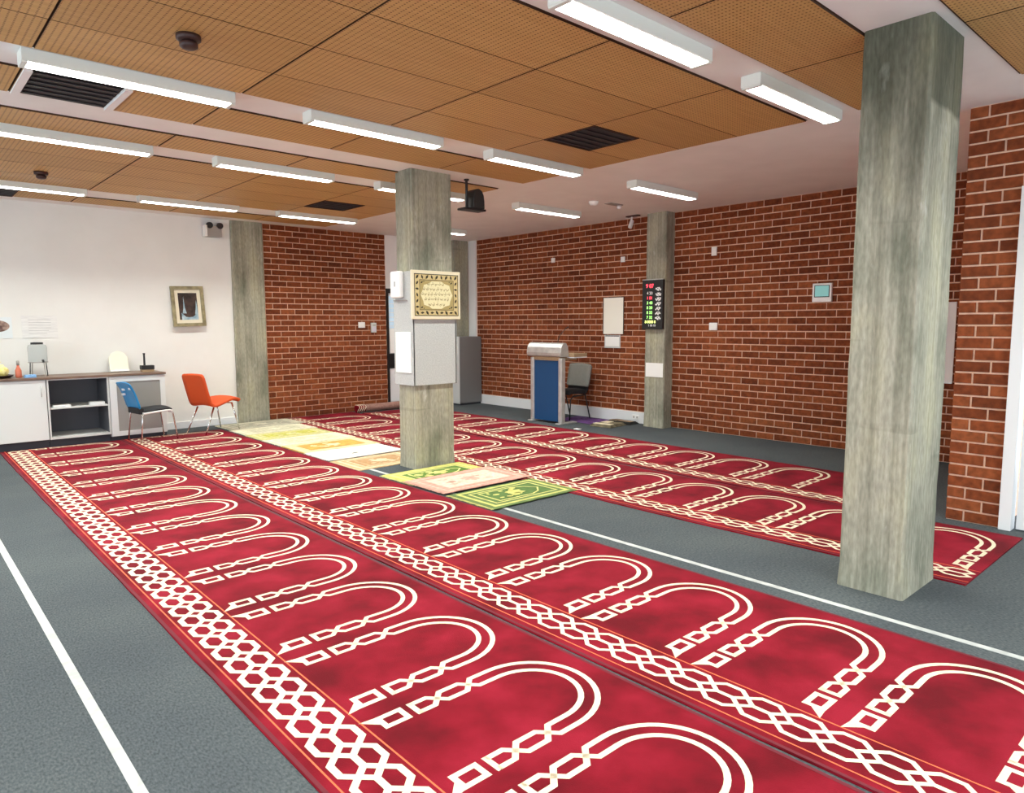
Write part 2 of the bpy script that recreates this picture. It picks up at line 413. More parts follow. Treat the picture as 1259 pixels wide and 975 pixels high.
# walls -----------------------------------------------------------
CH = 0.0866; BW = 0.23; BH = 0.0730; MJ = 0.0136; BW = 0.2265; PITCH = BW + MJ
def brick_mesh(w):
    h = BH; d = 0.009; c = 0.002
    v = [(-w/2, 0, -h/2), (w/2, 0, -h/2), (w/2, 0, h/2), (-w/2, 0, h/2)]
    v += [(x, -d + c, z) for x, y, z in v[:4]] + [(x * (1 - 2*c/w), -d, z * (1 - 2*c/h)) for x, y, z in v[:4]]
    f = [(8, 9, 10, 11)]
    for i in range(4):
        j = (i + 1) % 4; f += [(i, j, 4 + j, 4 + i), (4 + i, 4 + j, 8 + j, 8 + i)]
    return v, f
bm_cache = {}
def get_brick(w):
    w = round(w, 3)
    if w not in bm_cache:
        mb = MB(); mb.add(*brick_mesh(w)); bm_cache[w] = mb.mesh('brick', m_brick)
    return bm_cache[w]
def courses(length, u0=0.0, half_first=False):
    out = []
    for k in range(35):
        z = MJ / 2 + BH / 2 + k * CH
        u = 0.0
        lead = (k % 2 == 0) == half_first
        first = (BW - MJ) / 2 if lead else BW
        w = first
        while u < length - 0.03:
            ww = min(w, length - u)
            out.append((u + ww / 2, z, ww)); u += ww + MJ; w = BW
    return out
def lay(wall, bricks, place, rz, rank):
    """bricks -> 300 singles (those ranked first), the rest one joined part"""
    bricks = sorted(bricks, key=rank)
    rest = MB()
    for i, (u, z, w) in enumerate(bricks):
        p = place(u, z)
        j = random.uniform(-0.0012, 0.0012)
        rot = Matrix.Rotation(rz, 4, 'Z')
        off = rot @ Vector((0, j, 0))
        if i < 300:
            o = link('brick', get_brick(w), wall, (p[0] + off.x, p[1] + off.y, p[2]), (random.uniform(-.004, .004), random.uniform(-.003, .003), rz + random.uniform(-.002, .002)))
        else:
            v, f = brick_mesh(w)
            m4 = Matrix.Translation(Vector(p) + off) @ rot
            rest.add([m4 @ Vector(q) for q in v], f)
    if rest.v: stuff(build(rest, 'brick_courses', m_brick_s, wall))

# right wall: mortar bed at XR, bricks stand out towards -X (rz = -90: local -Y -> world -X)
wall_right = struct(bx('wall_right', m_mortar, None, XR, 1.30, 0, XR + 0.2, YL + 0.2, ZC))
Y0R = 1.66; Y1R = 10.22
br = [b for b in courses(Y1R - Y0R) if b[1] < 3.0]
br = [b for b in br if not (5.88 < Y0R + b[0] < 6.17) and not (b[1] < 0.14 and 6.2 < Y0R + b[0])]
def near_rank(b):
    y = Y0R + b[0]
    return y if y > 3.15 else 20 + y          # the stretch behind the big pillar comes last
lay(wall_right, br, lambda u, z: (XR, Y0R + u, z), R(-90), near_rank)
struct(bx('trim_1', m_trim, None, XR - 0.03, 10.24, 0.0, XR, 10.455, ZC))
struct(bx('baseboard_right', m_trim, None, XR - 0.030, 6.20, 0.0, XR, 10.20, 0.168, bevel=0.004))

# far wall: white plaster to the left of the wall pillar, brick to its right
wall_left = struct(bx('wall_left', m_white, None, XS - 0.2, YL, 0, 4.10, YL + 0.2, ZC))
struct(bx('baseboard_left', m_trim, None, XS, YL - 0.016, 0.0, 4.02, YL, 0.10, bevel=0.003))
wall_far = struct(bx('wall_far', m_mortar, None, 4.10, YL - 0.002, 0, 6.66, YL + 0.2, ZC))
struct(bx('wall_door_side', m_plaster, None, 7.80, YL, 0, XR + 0.2, YL + 0.2, ZC))
X0F = 4.50
br = [b for b in courses(6.655 - X0F, half_first=True) if b[1] < 3.0]
lay(wall_far, br, lambda u, z: (X0F + u, YL - 0.002, z), 0.0, lambda b: abs(b[1] - 1.25))
# lintel wall over the door
struct(bx('wall_over_door', m_plaster, None, 6.66, YL, 2.11, 7.80, YL + 0.2, ZC))

# brick pier at the right edge, end of a cross wall
pier = struct(bx('wall_pier', m_mortar, None, 5.975, 1.305, 0, XR - 0.01, 1.645, ZC))
bw = []
for k in range(35):
    z = MJ / 2 + BH / 2 + k * CH
    if z > 3.0: continue
    a, b = (0.11, 0.221) if k % 2 == 0 else (0.221, 0.11)
    # u runs from the far edge (Y=1.648) to the near edge
    bw.append((a / 2, z, a)); bw.append((a + MJ + b / 2, z, b))
lay(pier, bw, lambda u, z: (5.975, 1.648 - u, z), R(-90), lambda b: b[1])
# ceiling-high white door beside the pier
door_2 = struct(bx('door_2', m_trim, None, 5.985, 0.34, 0.01, 6.03, 1.205, 2.35, bevel=0.003))
bx('door_panel', m_trim, door_2, 5.978, 0.46, 0.25, 5.986, 1.09, 2.2, bevel=0.002)
build(MB().tube([(5.985, 0.42, 1.02), (5.93, 0.42, 1.02), (5.93, 0.53, 1.02)], 0.009), 'door_handle', m_chrome, door_2, smooth=True)
mbt = MB(); mbt.box(5.93, 1.225, 0, 6.04, 1.302, 2.43); mbt.box(5.93, 0.25, 0, 6.04, 0.325, 2.43); mbt.box(5.93, 0.325, 2.365, 6.04, 1.225, 2.43)
struct(build(mbt, 'trim_2', m_trim, None, bevel=0.004))
struct(bx('wall_side', m_white, None, 6.0, YB - 0.2, 0, 6.2, 0.25, ZC))
struct(bx('wall_over_side_door', m_white, None, 6.0, 0.25, 2.43, 6.2, 1.30, ZC))

# walls behind and beside the camera with their windows
def window_wall(name, along, fixed, lo, hi, wins, thick):
    mb = MB()
    def piece(a, b, z0, z1):
        if along == 'y': mb.box(fixed - thick, a, z0, fixed, b, z1)
        else: mb.box(a, fixed - thick, z0, b, fixed, z1)
    piece(lo, hi, 0, WZ0); piece(lo, hi, WZ1, ZC)
    e = lo
    for a, b in wins:
        piece(e, a, WZ0, WZ1); e = b
    piece(e, hi, WZ0, WZ1)
    struct(build(mb, name, m_white))
window_wall('wall_window_side', 'y', XS, YB - 0.2, YL + 0.2, WIN_SIDE, 0.2)
window_wall('wall_back', 'x', YB, XS, 6.2, WIN_FRONT, 0.2)
k = 0
for along, fixed, wins in (('y', XS - 0.1, WIN_SIDE), ('x', YB - 0.1, WIN_FRONT)):
    for a, b in wins:
        k += 1; mb = MB()
        for u in (a + 0.02, (a + b) / 2, b - 0.02):
            if along == 'y': mb.box(fixed - 0.025, u - 0.02, WZ0, fixed + 0.025, u + 0.02, WZ1)
            else: mb.box(u - 0.02, fixed - 0.025, WZ0, u + 0.02, fixed + 0.025, WZ1)
        struct(build(mb, 'window_%d' % k, m_trim))

# door in the far wall, seen left of the central pillar
door_1 = struct(bx('door_1', m_trim, None, 6.70, YL - 0.005, 0.01, 7.72, YL + 0.04, 2.03))
mb = MB(); mb.box(6.662, YL - 0.03, 0, 6.70, YL + 0.05, 2.11); mb.box(7.72, YL - 0.03, 0, 7.80, YL + 0.05, 2.11); mb.box(6.70, YL - 0.03, 2.03, 7.72, YL + 0.05, 2.11)
struct(build(mb, 'trim_3', m_black))
m_doorglass = emis('daylit_door_glass', (0.50, 0.66, 0.78), 0.25)
pane = bx('door_pane', m_doorglass, door_1, 6.71, YL - 0.010, 1.42, 7.70, YL - 0.004, 1.98)
for q in range(7):
    bx('blind_slat', m_trim, door_1, 6.71, YL - 0.016, 1.45 + q * 0.078, 7.70, YL - 0.010, 1.462 + q * 0.078)
bx('door_push_plate', m_black, door_1, 6.71, YL - 0.012, 0.71, 7.70, YL - 0.004, 0.97)

# ------------------------------------------------------------------ concrete pillars
def pillar(x0, y0, x1, y1, lab, m=None):
    bm = bmesh.new()
    n = 22; c = 0.012
    ring = [(x0 + c, y0), (x1 - c, y0), (x1, y0 + c), (x1, y1 - c), (x1 - c, y1), (x0 + c, y1), (x0, y1 - c), (x0, y0 + c)]
    rows = []
    cx, cy = (x0 + x1) / 2, (y0 + y1) / 2
    for i in range(n + 1):
        z = ZC * i / n
        r = []
        for (x, y) in ring:
            j = random.uniform(-0.004, 0.004) if 0 < i < n else 0
            fl = 0.008 if i == 0 else 0
            r.append(bm.verts.new((x + math.copysign(fl - abs(j), x - cx), y + math.copysign(fl - abs(j), y - cy), z)))
        rows.append(r)
    for i in range(n):
        for q in range(8):
            bm.faces.new((rows[i][q], rows[i][(q + 1) % 8], rows[i + 1][(q + 1) % 8], rows[i + 1][q]))
    bm.faces.new(list(reversed(rows[0]))); bm.faces.new(rows[-1])
    bmesh.ops.recalc_face_normals(bm, faces=bm.faces)
    me = bpy.data.meshes.new('concrete_pillar'); bm.to_mesh(me); bm.free(); me.materials.append(m or m_concrete)
    o = link('concrete_pillar', me)
    return tag(o, lab, 'pillar')
PX0, PX1 = 4.0, 4.49
pillar(PX0, 1.29, PX1, 1.625, 'large foreground concrete pillar standing in front of the right brick wall', m_concrete_dark_top)
pillar(4.03, 5.93, 4.53, 6.215, 'central concrete pillar wrapped in grey felt boards with a cream plaque')
pillar(4.0, 10.59, 4.475, YL + 0.1, 'concrete pillar in the far wall between white wall and brick')
pillar(8.20, 5.86, XR + 0.02, 6.195, 'slim concrete pillar on the right brick wall carrying the prayer time display')
pillar(8.03, 10.46, 8.368, YL + 0.05, 'shadowed concrete pillar in the far corner behind the grey cabinet')

# ------------------------------------------------------------------ fluorescent batten lights
def make_light(x0, yc, lab, ln=1.16):
    t = thing('batten_light', lab, 'light', (x0 - 0.03, yc, ZC), 0, 'ceiling batten lights')
    return t
L0 = MB().box(0, -0.068, -0.088, 1.18, 0.068, 0.0)
light_body = None
LX = [0.735, 2.45, 4.165, 6.195]
LIGHTS = [
 (1, 2.35, 'largest batten light, at the top edge of the photo above centre'),
 (2, 2.35, 'batten light just left of the foreground concrete pillar top'),
 (0, 4.87, 'batten light over the white framed black vent at upper left'),
 (1, 4.87, 'batten light above and left of the central pillar, nearest row'),
 (2, 4.87, 'batten light on the timber edge right of the central pillar top'),
 (3, 4.87, 'batten light on white plaster near the wall pillar with the display'),
 (0, 6.73, 'batten light cut by the left photo edge, below the framed vent'),
 (1, 6.73, 'batten light left of the central pillar, in the middle row'),
 (2, 6.73, 'batten light partly hidden behind the top of the central pillar'),
 (3, 6.73, 'batten light on white plaster right of the black hanging projector'),
 (0, 9.27, 'batten light by the far left edge just above the white wall'),
 (1, 9.27, 'batten light above the white wall beside the emergency spotlight'),
 (2, 9.27, 'batten light in front of the top of the far brick wall'),
 (3, 9.27, 'batten light mostly hidden behind the central pillar, farthest right'),
]
hidden_lights = [(0.735, 2.35, 'left of the largest batten light'), (0.735, 0.0, 'just right of the camera'), (2.45, 0.0, 'behind the foreground pillar row'), (4.165, 0.0, 'before the white side door'),
 (-1.0, 2.35, 'nearest the side windows'), (-1.0, 4.87, 'left of the framed vent'), (-1.0, 6.73, 'left of the far smoke detector'), (-1.0, 9.27, 'over the unseen end of the worktop')]
me_body = me_diff = me_cap = None
mbB = MB().box(0, -0.068, -0.072, 1.18, 0.068, 0.0)
me_body = build(mbB, 'housing', m_lampbody, None, bevel=0.004)
me_body_m = me_body.data; bpy.data.objects.remove(me_body)
tmp = build(MB().prism([(-0.050, -0.072), (-0.048, -0.079), (0.048, -0.079), (0.050, -0.072)], 'x', 0.03, 1.15), 'diffuser', m_tube)
me_diff = tmp.data; bpy.data.objects.remove(tmp)
tmp = build(MB().box(0.0, -0.062, -0.082, 0.03, 0.062, -0.072), 'end_cap', m_lampbody, bevel=0.003)
me_cap = tmp.data; bpy.data.objects.remove(tmp)
def place_light(x, y, lab):
    t = thing('batten_light', lab, 'light', (x - 0.03, y, ZC), 0, 'fluorescent batten lights on the ceiling')
    link('housing', me_body_m, t); link('diffuser', me_diff, t)
    link('end_cap', me_cap, t); link('end_cap', me_cap, t, (1.15, 0, 0))
    d = bpy.data.lights.new('tube', 'AREA'); d.shape = 'RECTANGLE'; d.size = 1.10; d.size_y = 0.09; d.energy = TUBE; d.spread = R(125); d.color = (0.97, 1.0, 0.93)
    o = bpy.data.objects.new('tube', d); COL.objects.link(o); o.parent = t; o.location = (0.59, 0, -0.081)
for i, y, lab in LIGHTS: place_light(LX[i], y, lab)
for x, y, w_ in hidden_lights: place_light(x, y, 'batten light out of view, ' + w_)

# ------------------------------------------------------------------ prayer carpets
PT = 0.009
def interp(tab, y):
    if y <= tab[0][0]: return tab[0][1]
    for (a, va), (b, vb) in zip(tab, tab[1:]):
        if y <= b: return va + (vb - va) * (y - a) / (b - a)
    return tab[-1][1]
def arch_mesh():
    mb = MB(); W = 0.024; w = 0.034; R0 = 0.232
    for s in (1, -1):
        c = s * R0
        mb.stroke([(.355, c - w), (.450, c - w), (.450, c + w), (.355, c + w)], W, True)
        o = s * (R0 + w + 0.012)
        mb.flat([(.344, s * (R0 - .008)), (.344, o), (.283, s * (R0 + w + .020))])
        A = [(.500, c + w), (.575, c + w), (.64, c - w), (.735, c - w), (.80, c + w), (.90, c + w)]
        B = [(.500, c - w), (.575, c - w), (.64, c + w), (.735, c + w), (.80, c - w), (.90, c - w)]
        mb.stroke(A, W); mb.stroke(B, W); mb.stroke([(.500, c - w - W/2), (.500, c + w + W/2)], W)
    for r in (R0 + w, R0 - w):
        xe = 0.90; kx = 1.04 if r > R0 else 1.07
        mb.stroke([(xe + kx * r * math.sin(a), r * math.cos(a)) for a in [math.pi * i / 22 for i in range(23)]], W)
    return mb.mesh('arch_motif', m_cream)
me_arch = arch_mesh()
def carpet(name, lab, x0, y0, y1, centres, band, warp, width=1.285):
    t = thing(name, lab, 'carpet', (x0, y0, 0))
    n = 48
    mb = MB(); ys = [y0 + (y1 - y0) * i / n for i in range(n + 1)]
    def X(y): return interp(warp, y)
    vs = []; fs = []
    for y in ys:
        dx = X(y) + random.uniform(-.003, .003)
        for (x, z) in ((0, 0.0), (0, PT * .6), (.006, PT), (width - .006, PT), (width, PT * .6), (width, 0.0)):
            vs.append((x + dx, y - y0, z))
    for i in range(n):
        for q in range(5):
            a = i * 6 + q; fs.append((a, a + 1, a + 7, a + 6))
    fs.append((0, 1, 2, 3, 4, 5)); fs.append(tuple(n * 6 + q for q in (5, 4, 3, 2, 1, 0)))
    mb.add(vs, fs); build(mb, 'pile', m_pile, t)
    zl = PT + 0.0008
    for off in (0.050, band[1] + 0.022):
        l = MB(); l.stroke([(off + X(y), y - y0) for y in ys], 0.007, z=zl); build(l, 'woven_line', m_orange_line, t)
    l = MB()
    for off in (0.010, width - 0.010): l.stroke([(off + X(y), y - y0) for y in ys], 0.016, z=zl)
    build(l, 'edge_binding', m_edge, t)
    ch = MB(); b0, b1 = band; a = (b1 - b0 - 0.022) / 4; P = 0.158; W = 0.027 if b1 - b0 > .19 else 0.0205; hb = 0.036; q = 0
    yy = y0 + 0.10
    while yy < y1 - 0.08:
        for c in (b0 + 0.011 + a, b0 + 0.011 + 3 * a):
            pts = [(c - a, yy - hb), (c - a, yy + hb), (c, yy + P / 2), (c + a, yy + hb), (c + a, yy - hb), (c, yy - P / 2)]
            q += 1; ch.stroke([(x + X(y), y - y0) for x, y in pts], W, True, z=zl + 0.0003 + 0.00015 * (q % 4))
        yy += P
    build(ch, 'border_chain', m_cream, t)
    for c in centres:
        if y0 + 0.25 < c < y1 - 0.15: link('arch_motif', me_arch, t, (X(c), c - y0, zl))
    return t
flat = [(0, 0)]
carpet('prayer_carpet', 'nearest crimson prayer carpet along the left, with a wide cream chain border', 0.945, -0.6, 10.06,
       [1.938 + .6515 * k for k in range(-3, 13)], (0.072, 0.268), [(0, 0), (6, .012), (10, .03)])
carpet('prayer_carpet', 'second crimson prayer carpet, between the nearest carpet and the white taped line', 2.255, -0.9, 10.09,
       [2.01 + .648 * k for k in range(-4, 13)], (0.085, 0.262), [(0, 0), (10, .01)])
carpet('prayer_carpet', 'third crimson prayer carpet, running behind the foreground pillar to the door', 4.45, 1.12, 10.58,
       [1.47 + .645 * k for k in range(0, 15)], (0.105, 0.27), [(1.1, .05), (3, 0), (4.4, .01), (5.7, .07), (7, .11), (10.4, .17)])
carpet('prayer_carpet', 'farthest crimson prayer carpet, nearest the lectern and right brick wall', 5.765, 2.25, 10.30,
       [3.13 + .646 * k for k in range(-1, 12)], (0.07, 0.235), [(3, 0), (4.4, .03), (7.8, .14), (10.5, .17)])

def tape(x, y0, y1, lab):
    tag(bx('floor_tape', m_tape, None, x - 0.019, y0, 0.0, x + 0.019, y1, 0.0018), lab, 'tape')
tape(0.525, 0.5, 9.6, 'white taped line on grey floor left of the nearest carpet')
tape(3.695, -0.5, 6.35, 'white taped line on grey floor beside the foreground pillar')

# ------------------------------------------------------------------ small prayer mats in the aisle
def fringe(t, x, y0, y1, z, m, s):
    mb = MB(); y = y0 + 0.006
    while y < y1:
        mb.box(min(x, x + s * random.uniform(.02, .035)), y - 0.003, z, max(x, x + s * random.uniform(.02, .035)), y + 0.003, z + 0.004); y += 0.014
    stuff(build(mb, 'fringe', m, t))
def prayer_mat(lab, x0, x1, y0, y1, cols, style, rz=0.0, z=0.0, group=None):
    """long side along X; cols = (ground, border, field, accent)"""
    w, h = x1 - x0, y1 - y0
    t = thing('prayer_mat', lab, 'mat', ((x0 + x1) / 2, (y0 + y1) / 2, z), rz)
    ms = []
    for i, c in enumerate(cols):
        d = tuple(v * 0.78 for v in c)
        ms.append(noisy_mat('mat_wool', d, c, 28 if style != 'bold' else 16, rough=0.95, strength=0.2, detail=5, lo=.38, hi=.6))
    n = 14; mb = MB(); vs = []; fs = []
    for i in range(n + 1):
        x = -w / 2 + w * i / n
        e = random.uniform(-.006, .006)
        for (y, zz) in ((-h / 2 + e, 0), (-h / 2 + e, .006), (h / 2 + e, .006), (h / 2 + e, 0)): vs.append((x, y, zz))
    for i in range(n):
        for q in range(3): a = i * 4 + q; fs.append((a, a + 1, a + 5, a + 4))
    fs.append((0, 1, 2, 3)); fs.append((n * 4 + 3, n * 4 + 2, n * 4 + 1, n * 4))
    mb.add(vs, fs); build(mb, 'weave', ms[0], t)
    def rect(ix, iy, zz, m, nm):
        build(MB().box(-w / 2 + ix, -h / 2 + iy, .005, w / 2 - ix, h / 2 - iy, zz), nm, m, t)
    def ring(ix, iy, wd, zz, m, nm):
        build(MB().stroke([(-w/2 + ix, -h/2 + iy), (w/2 - ix, -h/2 + iy), (w/2 - ix, h/2 - iy), (-w/2 + ix, h/2 - iy)], wd, True, z=zz), nm, m, t)
    rect(.13, .12, .0075, ms[2], 'field')
    ring(.06, .055, .035, .0078, ms[1], 'border'); ring(.13, .12, .018, .0086, ms[3] if style == 'bold' else ms[1], 'inner_border')
    # niche with a pointed head towards +X and a central medallion
    nz = .0090
    hw = h / 2 - .16
    pts = [(-w/2 + .2, -hw), (w/2 - .38, -hw), (w/2 - .28, -hw * .7), (w/2 - .19, 0), (w/2 - .28, hw * .7), (w/2 - .38, hw), (-w/2 + .2, hw)]
    build(MB().stroke(pts, .016, True, z=nz), 'niche', ms[3], t)
    md = MB()
    for k in range(5):
        a = 0.06 - k * 0.01
    md.flat([(.02 + .10 * math.cos(q * math.pi / 6) * (1 if q % 2 else .7), hw * .62 * math.sin(q * math.pi / 6) * (1 if q % 2 else .75), nz + .0004) for q in range(12)])
    for k in range(14):
        px, py = random.uniform(-w/2 + .24, w/2 - .32), random.uniform(-hw * .8, hw * .8); r = random.uniform(.012, .03)
        md.flat([(px + r * 1.6 * math.cos(q * math.pi / 3), py + r * math.sin(q * math.pi / 3), nz + .0008) for q in range(6)])
    stuff(build(md, 'flower_pattern', ms[1], t))
    fringe(t, -w / 2, -h / 2, h / 2, 0.001, ms[1] if style != 'bold' else ms[3], -1); fringe(t, w / 2, -h / 2, h / 2, 0.001, ms[1], 1)
    return t
G = [
 ('tan prayer mat with pale border just left of the central pillar base', 3.575, 4.44, 6.275, 6.90, ((.62, .42, .22), (.72, .58, .38), (.50, .29, .13), (.60, .42, .24)), 'soft', 0),
 ('almost white prayer mat between the tan mat and the gold mat', 3.58, 4.52, 6.915, 7.50, ((.93, .90, .82), (.95, .93, .86), (.94, .92, .85), (.88, .84, .74)), 'soft', .01),
 ('gold and cream prayer mat with an orange field', 3.58, 4.56, 7.515, 8.13, ((.74, .66, .36), (.80, .70, .42), (.66, .40, .08), (.62, .36, .08)), 'bold', 0),
 ('pale cream prayer mat between the gold mat and the yellow green mat', 3.59, 4.58, 8.15, 8.72, ((.76, .72, .50), (.84, .80, .60), (.74, .70, .46), (.60, .56, .38)), 'soft', .01),
 ('yellow green prayer mat in the far row of mats', 3.59, 4.56, 8.74, 9.27, ((.62, .58, .22), (.70, .66, .34), (.56, .54, .08), (.66, .60, .24)), 'soft', 0),
 ('cream prayer mat with faint pattern beyond the yellow green mat', 3.60, 4.60, 9.29, 9.86, ((.72, .68, .48), (.80, .76, .58), (.66, .63, .44), (.52, .50, .34)), 'soft', .02),
 ('grey beige prayer mat at the foot of the far wall pillar', 3.62, 4.70, 9.88, 10.50, ((.50, .48, .36), (.70, .66, .50), (.40, .39, .30), (.60, .55, .40)), 'soft', .04),
]
for lab, x0, x1, y0, y1, cols, st, rz in G: prayer_mat(lab, x0, x1, y0, y1, cols, st, rz, 0.010 if x1 > 4.45 else 0.0)
prayer_mat('green and yellow prayer mat at the front foot of the central pillar', 3.59, 4.54, 5.32, 5.875, ((.60, .60, .14), (.74, .70, .24), (.12, .23, .03), (.76, .74, .30)), 'bold', 0.02, 0.010)
prayer_mat('salmon pink prayer mat between the two green mats', 3.585, 4.59, 4.82, 5.46, ((.66, .33, .26), (.72, .42, .33), (.80, .58, .45), (.84, .64, .50)), 'soft', 0.0, 0.0205)
prayer_mat('dark green prayer mat with yellow border, nearest of the aisle mats', 3.585, 4.545, 4.165, 4.78, ((.13, .20, .06), (.55, .55, .16), (.09, .17, .04), (.62, .60, .20)), 'bold', -0.01, 0.010)

# ------------------------------------------------------------------ central pillar: felt sleeve, plaque, box, sheet
t = thing('felt_pinboard', 'light grey felt pinboard sleeve boxed around the central pillar', 'pinboard', (4.28, 6.07, 0.868))
zt = 1.155
for nm, a in (('front_board', (-.275, -.170, 0, .275, -.145, zt)), ('side_board', (-.280, -.170, 0, -.255, .172, zt)), ('side_board', (.255, -.170, 0, .280, .172, zt)), ('rear_board', (-.275, .150, 0, .275, .172, zt))):
    bx(nm, m_felt, t, *a, bevel=0.004)
t = thing('calligraphy_plaque', 'cream and black calligraphy plaque hung on the front of the central pillar', 'plaque', (4.28, 5.892, 1.787))
W2, H2 = 0.305, 0.245
bx('board', m_goldedge, t, -W2, -0.026, -H2, W2, 0.0, H2, bevel=0.006)
def flat_xz(mb_pts, y): return [(x, y, z) for x, z in mb_pts]
def stroke_xz(mb, pts, w, closed, y):
    s = MB(); s.stroke(pts, w, closed); mb.add([(a, y, b) for a, b, c in s.v], s.f)
mb = MB().flat(flat_xz([(-.27, -.205), (.27, -.205), (.27, .205), (-.27, .205)], -.0272)); build(mb, 'border_field', m_gold, t)
mb = MB(); stroke_xz(mb, [(-.272, -.207), (.272, -.207), (.272, .207), (-.272, .207)], .008, True, -.0282)
stroke_xz(mb, [(-.212, -.15), (.212, -.15), (.212, .15), (-.212, .15)], .005, True, -.0292); build(mb, 'frame_line', m_darkink, t)
mb = MB().flat(flat_xz([(-.21, -.148), (.21, -.148), (.21, .148), (-.21, .148)], -.0280)); build(mb, 'corner_field', m_olive, t)
oct_ = [(-.20, 0), (-.17, .06), (-.16, .10), (-.10, .115), (-.06, .138), (.06, .138), (.10, .115), (.16, .10), (.17, .06), (.20, 0)]
oct_ = oct_ + [(x, -z) for x, z in reversed(oct_[1:-1])]
m_cart = mat('cartouche_cream', (0.78, 0.72, 0.44), 0.6)
mb = MB().flat(flat_xz(oct_, -.0286)); build(mb, 'cartouche', m_cart, t)
mb = MB()
def leaf(cx, cz, r, a):
    mb.flat(flat_xz([(cx + r * (1.25 if q % 3 == 0 else .62) * math.cos(q * math.pi / 3 + a), cz + r * (1.25 if q % 3 == 0 else .62) * math.sin(q * math.pi / 3 + a)) for q in range(6)], -.0284))
for i in range(9):
    for s in (1, -1): leaf(-.24 + i * .06, s * .179, .019 if i % 2 else .022, .9 * s + (i % 2))
for i in range(5):
    for s in (1, -1): leaf(s * .241, -.12 + i * .06, .019, i)
for sx in (1, -1):
    for sz in (1, -1): leaf(sx * .185, sz * .125, .014, .6); leaf(sx * .16, sz * .135, .008, .2)
stuff(build(mb, 'border_ornament', m_darkink, t))
mb = MB(); rr = random.Random(3)
for ln, (z, hw) in enumerate(((.105, .09), (.055, .155), (.005, .17), (-.045, .15), (-.098, .10))):
    x = hw
    while x > -hw:
        l = rr.uniform(.02, .045); n = 7
        pts = [(x - l * i / n, z + .008 * math.sin(i * rr.uniform(1.2, 2.4)) + (.010 if i == 0 else 0)) for i in range(n + 1)]
        stroke_xz(mb, pts, .0055, False, -.0296)
        if rr.random() < .6: stroke_xz(mb, [(x - l * .4, z + .012), (x - l * .4 + .002, z + .026)], .005, False, -.0296)
        if rr.random() < .7: mb.flat(flat_xz([(x - l * .7 + .004 * math.cos(q * 1.57), z - .015 + .004 * math.sin(q * 1.57)) for q in range(4)], -.0296))
        x -= l + rr.uniform(.006, .012)
build(mb, 'script', m_script, t)
t = thing('wall_box', 'white rounded plastic box high on the left face of the central pillar', 'box', (3.998, 6.125, 1.893))
bx('box_body', m_whiteplastic, t, -0.055, -0.09, -0.135, 0.0, 0.09, 0.135, bevel=0.018, seg=3)
bx('box_label', m_ink, t, -0.0562, -0.012, -0.02, -0.055, 0.012, 0.03)
bx('bracket', m_greyplastic, t, -0.012, -0.14, -0.165, 0.0, 0.10, -0.155)
t = tag(bx('notice_sheet', m_paper, None, 3.990, 5.925, 0.998, 3.9975, 6.20, 1.415, bevel=0.0015), 'white laminated sheet low on the left face of the central pillar', 'notice')

# ------------------------------------------------------------------ wall pillar: LED prayer time board and sheet
def font_mesh(txt, size, m):
    cu = bpy.data.curves.new('text', 'FONT'); cu.body = txt; cu.size = size; cu.align_x = 'CENTER'; cu.align_y = 'CENTER'; cu.extrude = 0.0006; cu.offset = size * 0.02
    o = bpy.data.objects.new('text', cu); COL.objects.link(o)
    dg = bpy.context.evaluated_depsgraph_get(); me = bpy.data.meshes.new_from_object(o.evaluated_get(dg))
    bpy.data.objects.remove(o); me.materials.clear(); me.materials.append(m); return me
t = thing('prayer_time_display', 'black LED prayer time display on the slim wall pillar', 'display', (8.19, 6.035, 1.757))
bx('case', m_black, t, -0.05, -0.175, -0.35, 0.0, 0.175, 0.35, bevel=0.004)
bx('top_edge', m_silver, t, -0.052, -0.176, 0.340, 0.0, 0.176, 0.352)
def led(txt, y, z, size, m, nm):
    o = link(nm, font_mesh(txt, size, m), t, (-0.0515, y, z)); o.rotation_euler = (R(90), 0, R(-90)); return o
led('9 07', 0.045, 0.255, 0.075, m_led_r, 'red_digits')
ROWS = [('4 20', m_led_w), ('1 81', m_led_r), ('3 40', m_led_g), ('8 20', m_led_g), ('8 33', m_led_g), ('7 32', m_led_g)]
for k, (tx, m_) in enumerate(ROWS):
    led(tx, 0.045, 0.155 - k * 0.068, 0.056, m_, 'time_digits')
led('8 0000 8', 0.03, -0.247, 0.052, m_led_y, 'date_digits'); led('1 00 10', 0.0, -0.298, 0.042, m_led_w, 'small_digits')
rr = random.Random(5)
for k in range(7):
    s = MB(); z = 0.20 - k * 0.066 - (0.0 if k else -.008); n = 9
    pts = [(-.045 + .09 * i / n, .012 * math.sin(i * 1.3 + k) + (.014 if i == n else 0)) for i in range(n + 1)]
    s.stroke(pts, .018); s.stroke([(-.02, .02), (.03, .022)], .012); s.stroke([(.0, -.018), (.012, -.018)], .012)
    b = MB(); b.add([(-.0512, -.10 - a, z + c) for a, c, d in s.v], s.f); build(b, 'script_label', m_led_w, t)
tag(bx('notice_sheet', m_paper, None, 8.186, 5.868, 0.728, 8.192, 6.165, 0.928), 'blank white sheet low on the slim wall pillar below the display', 'notice')

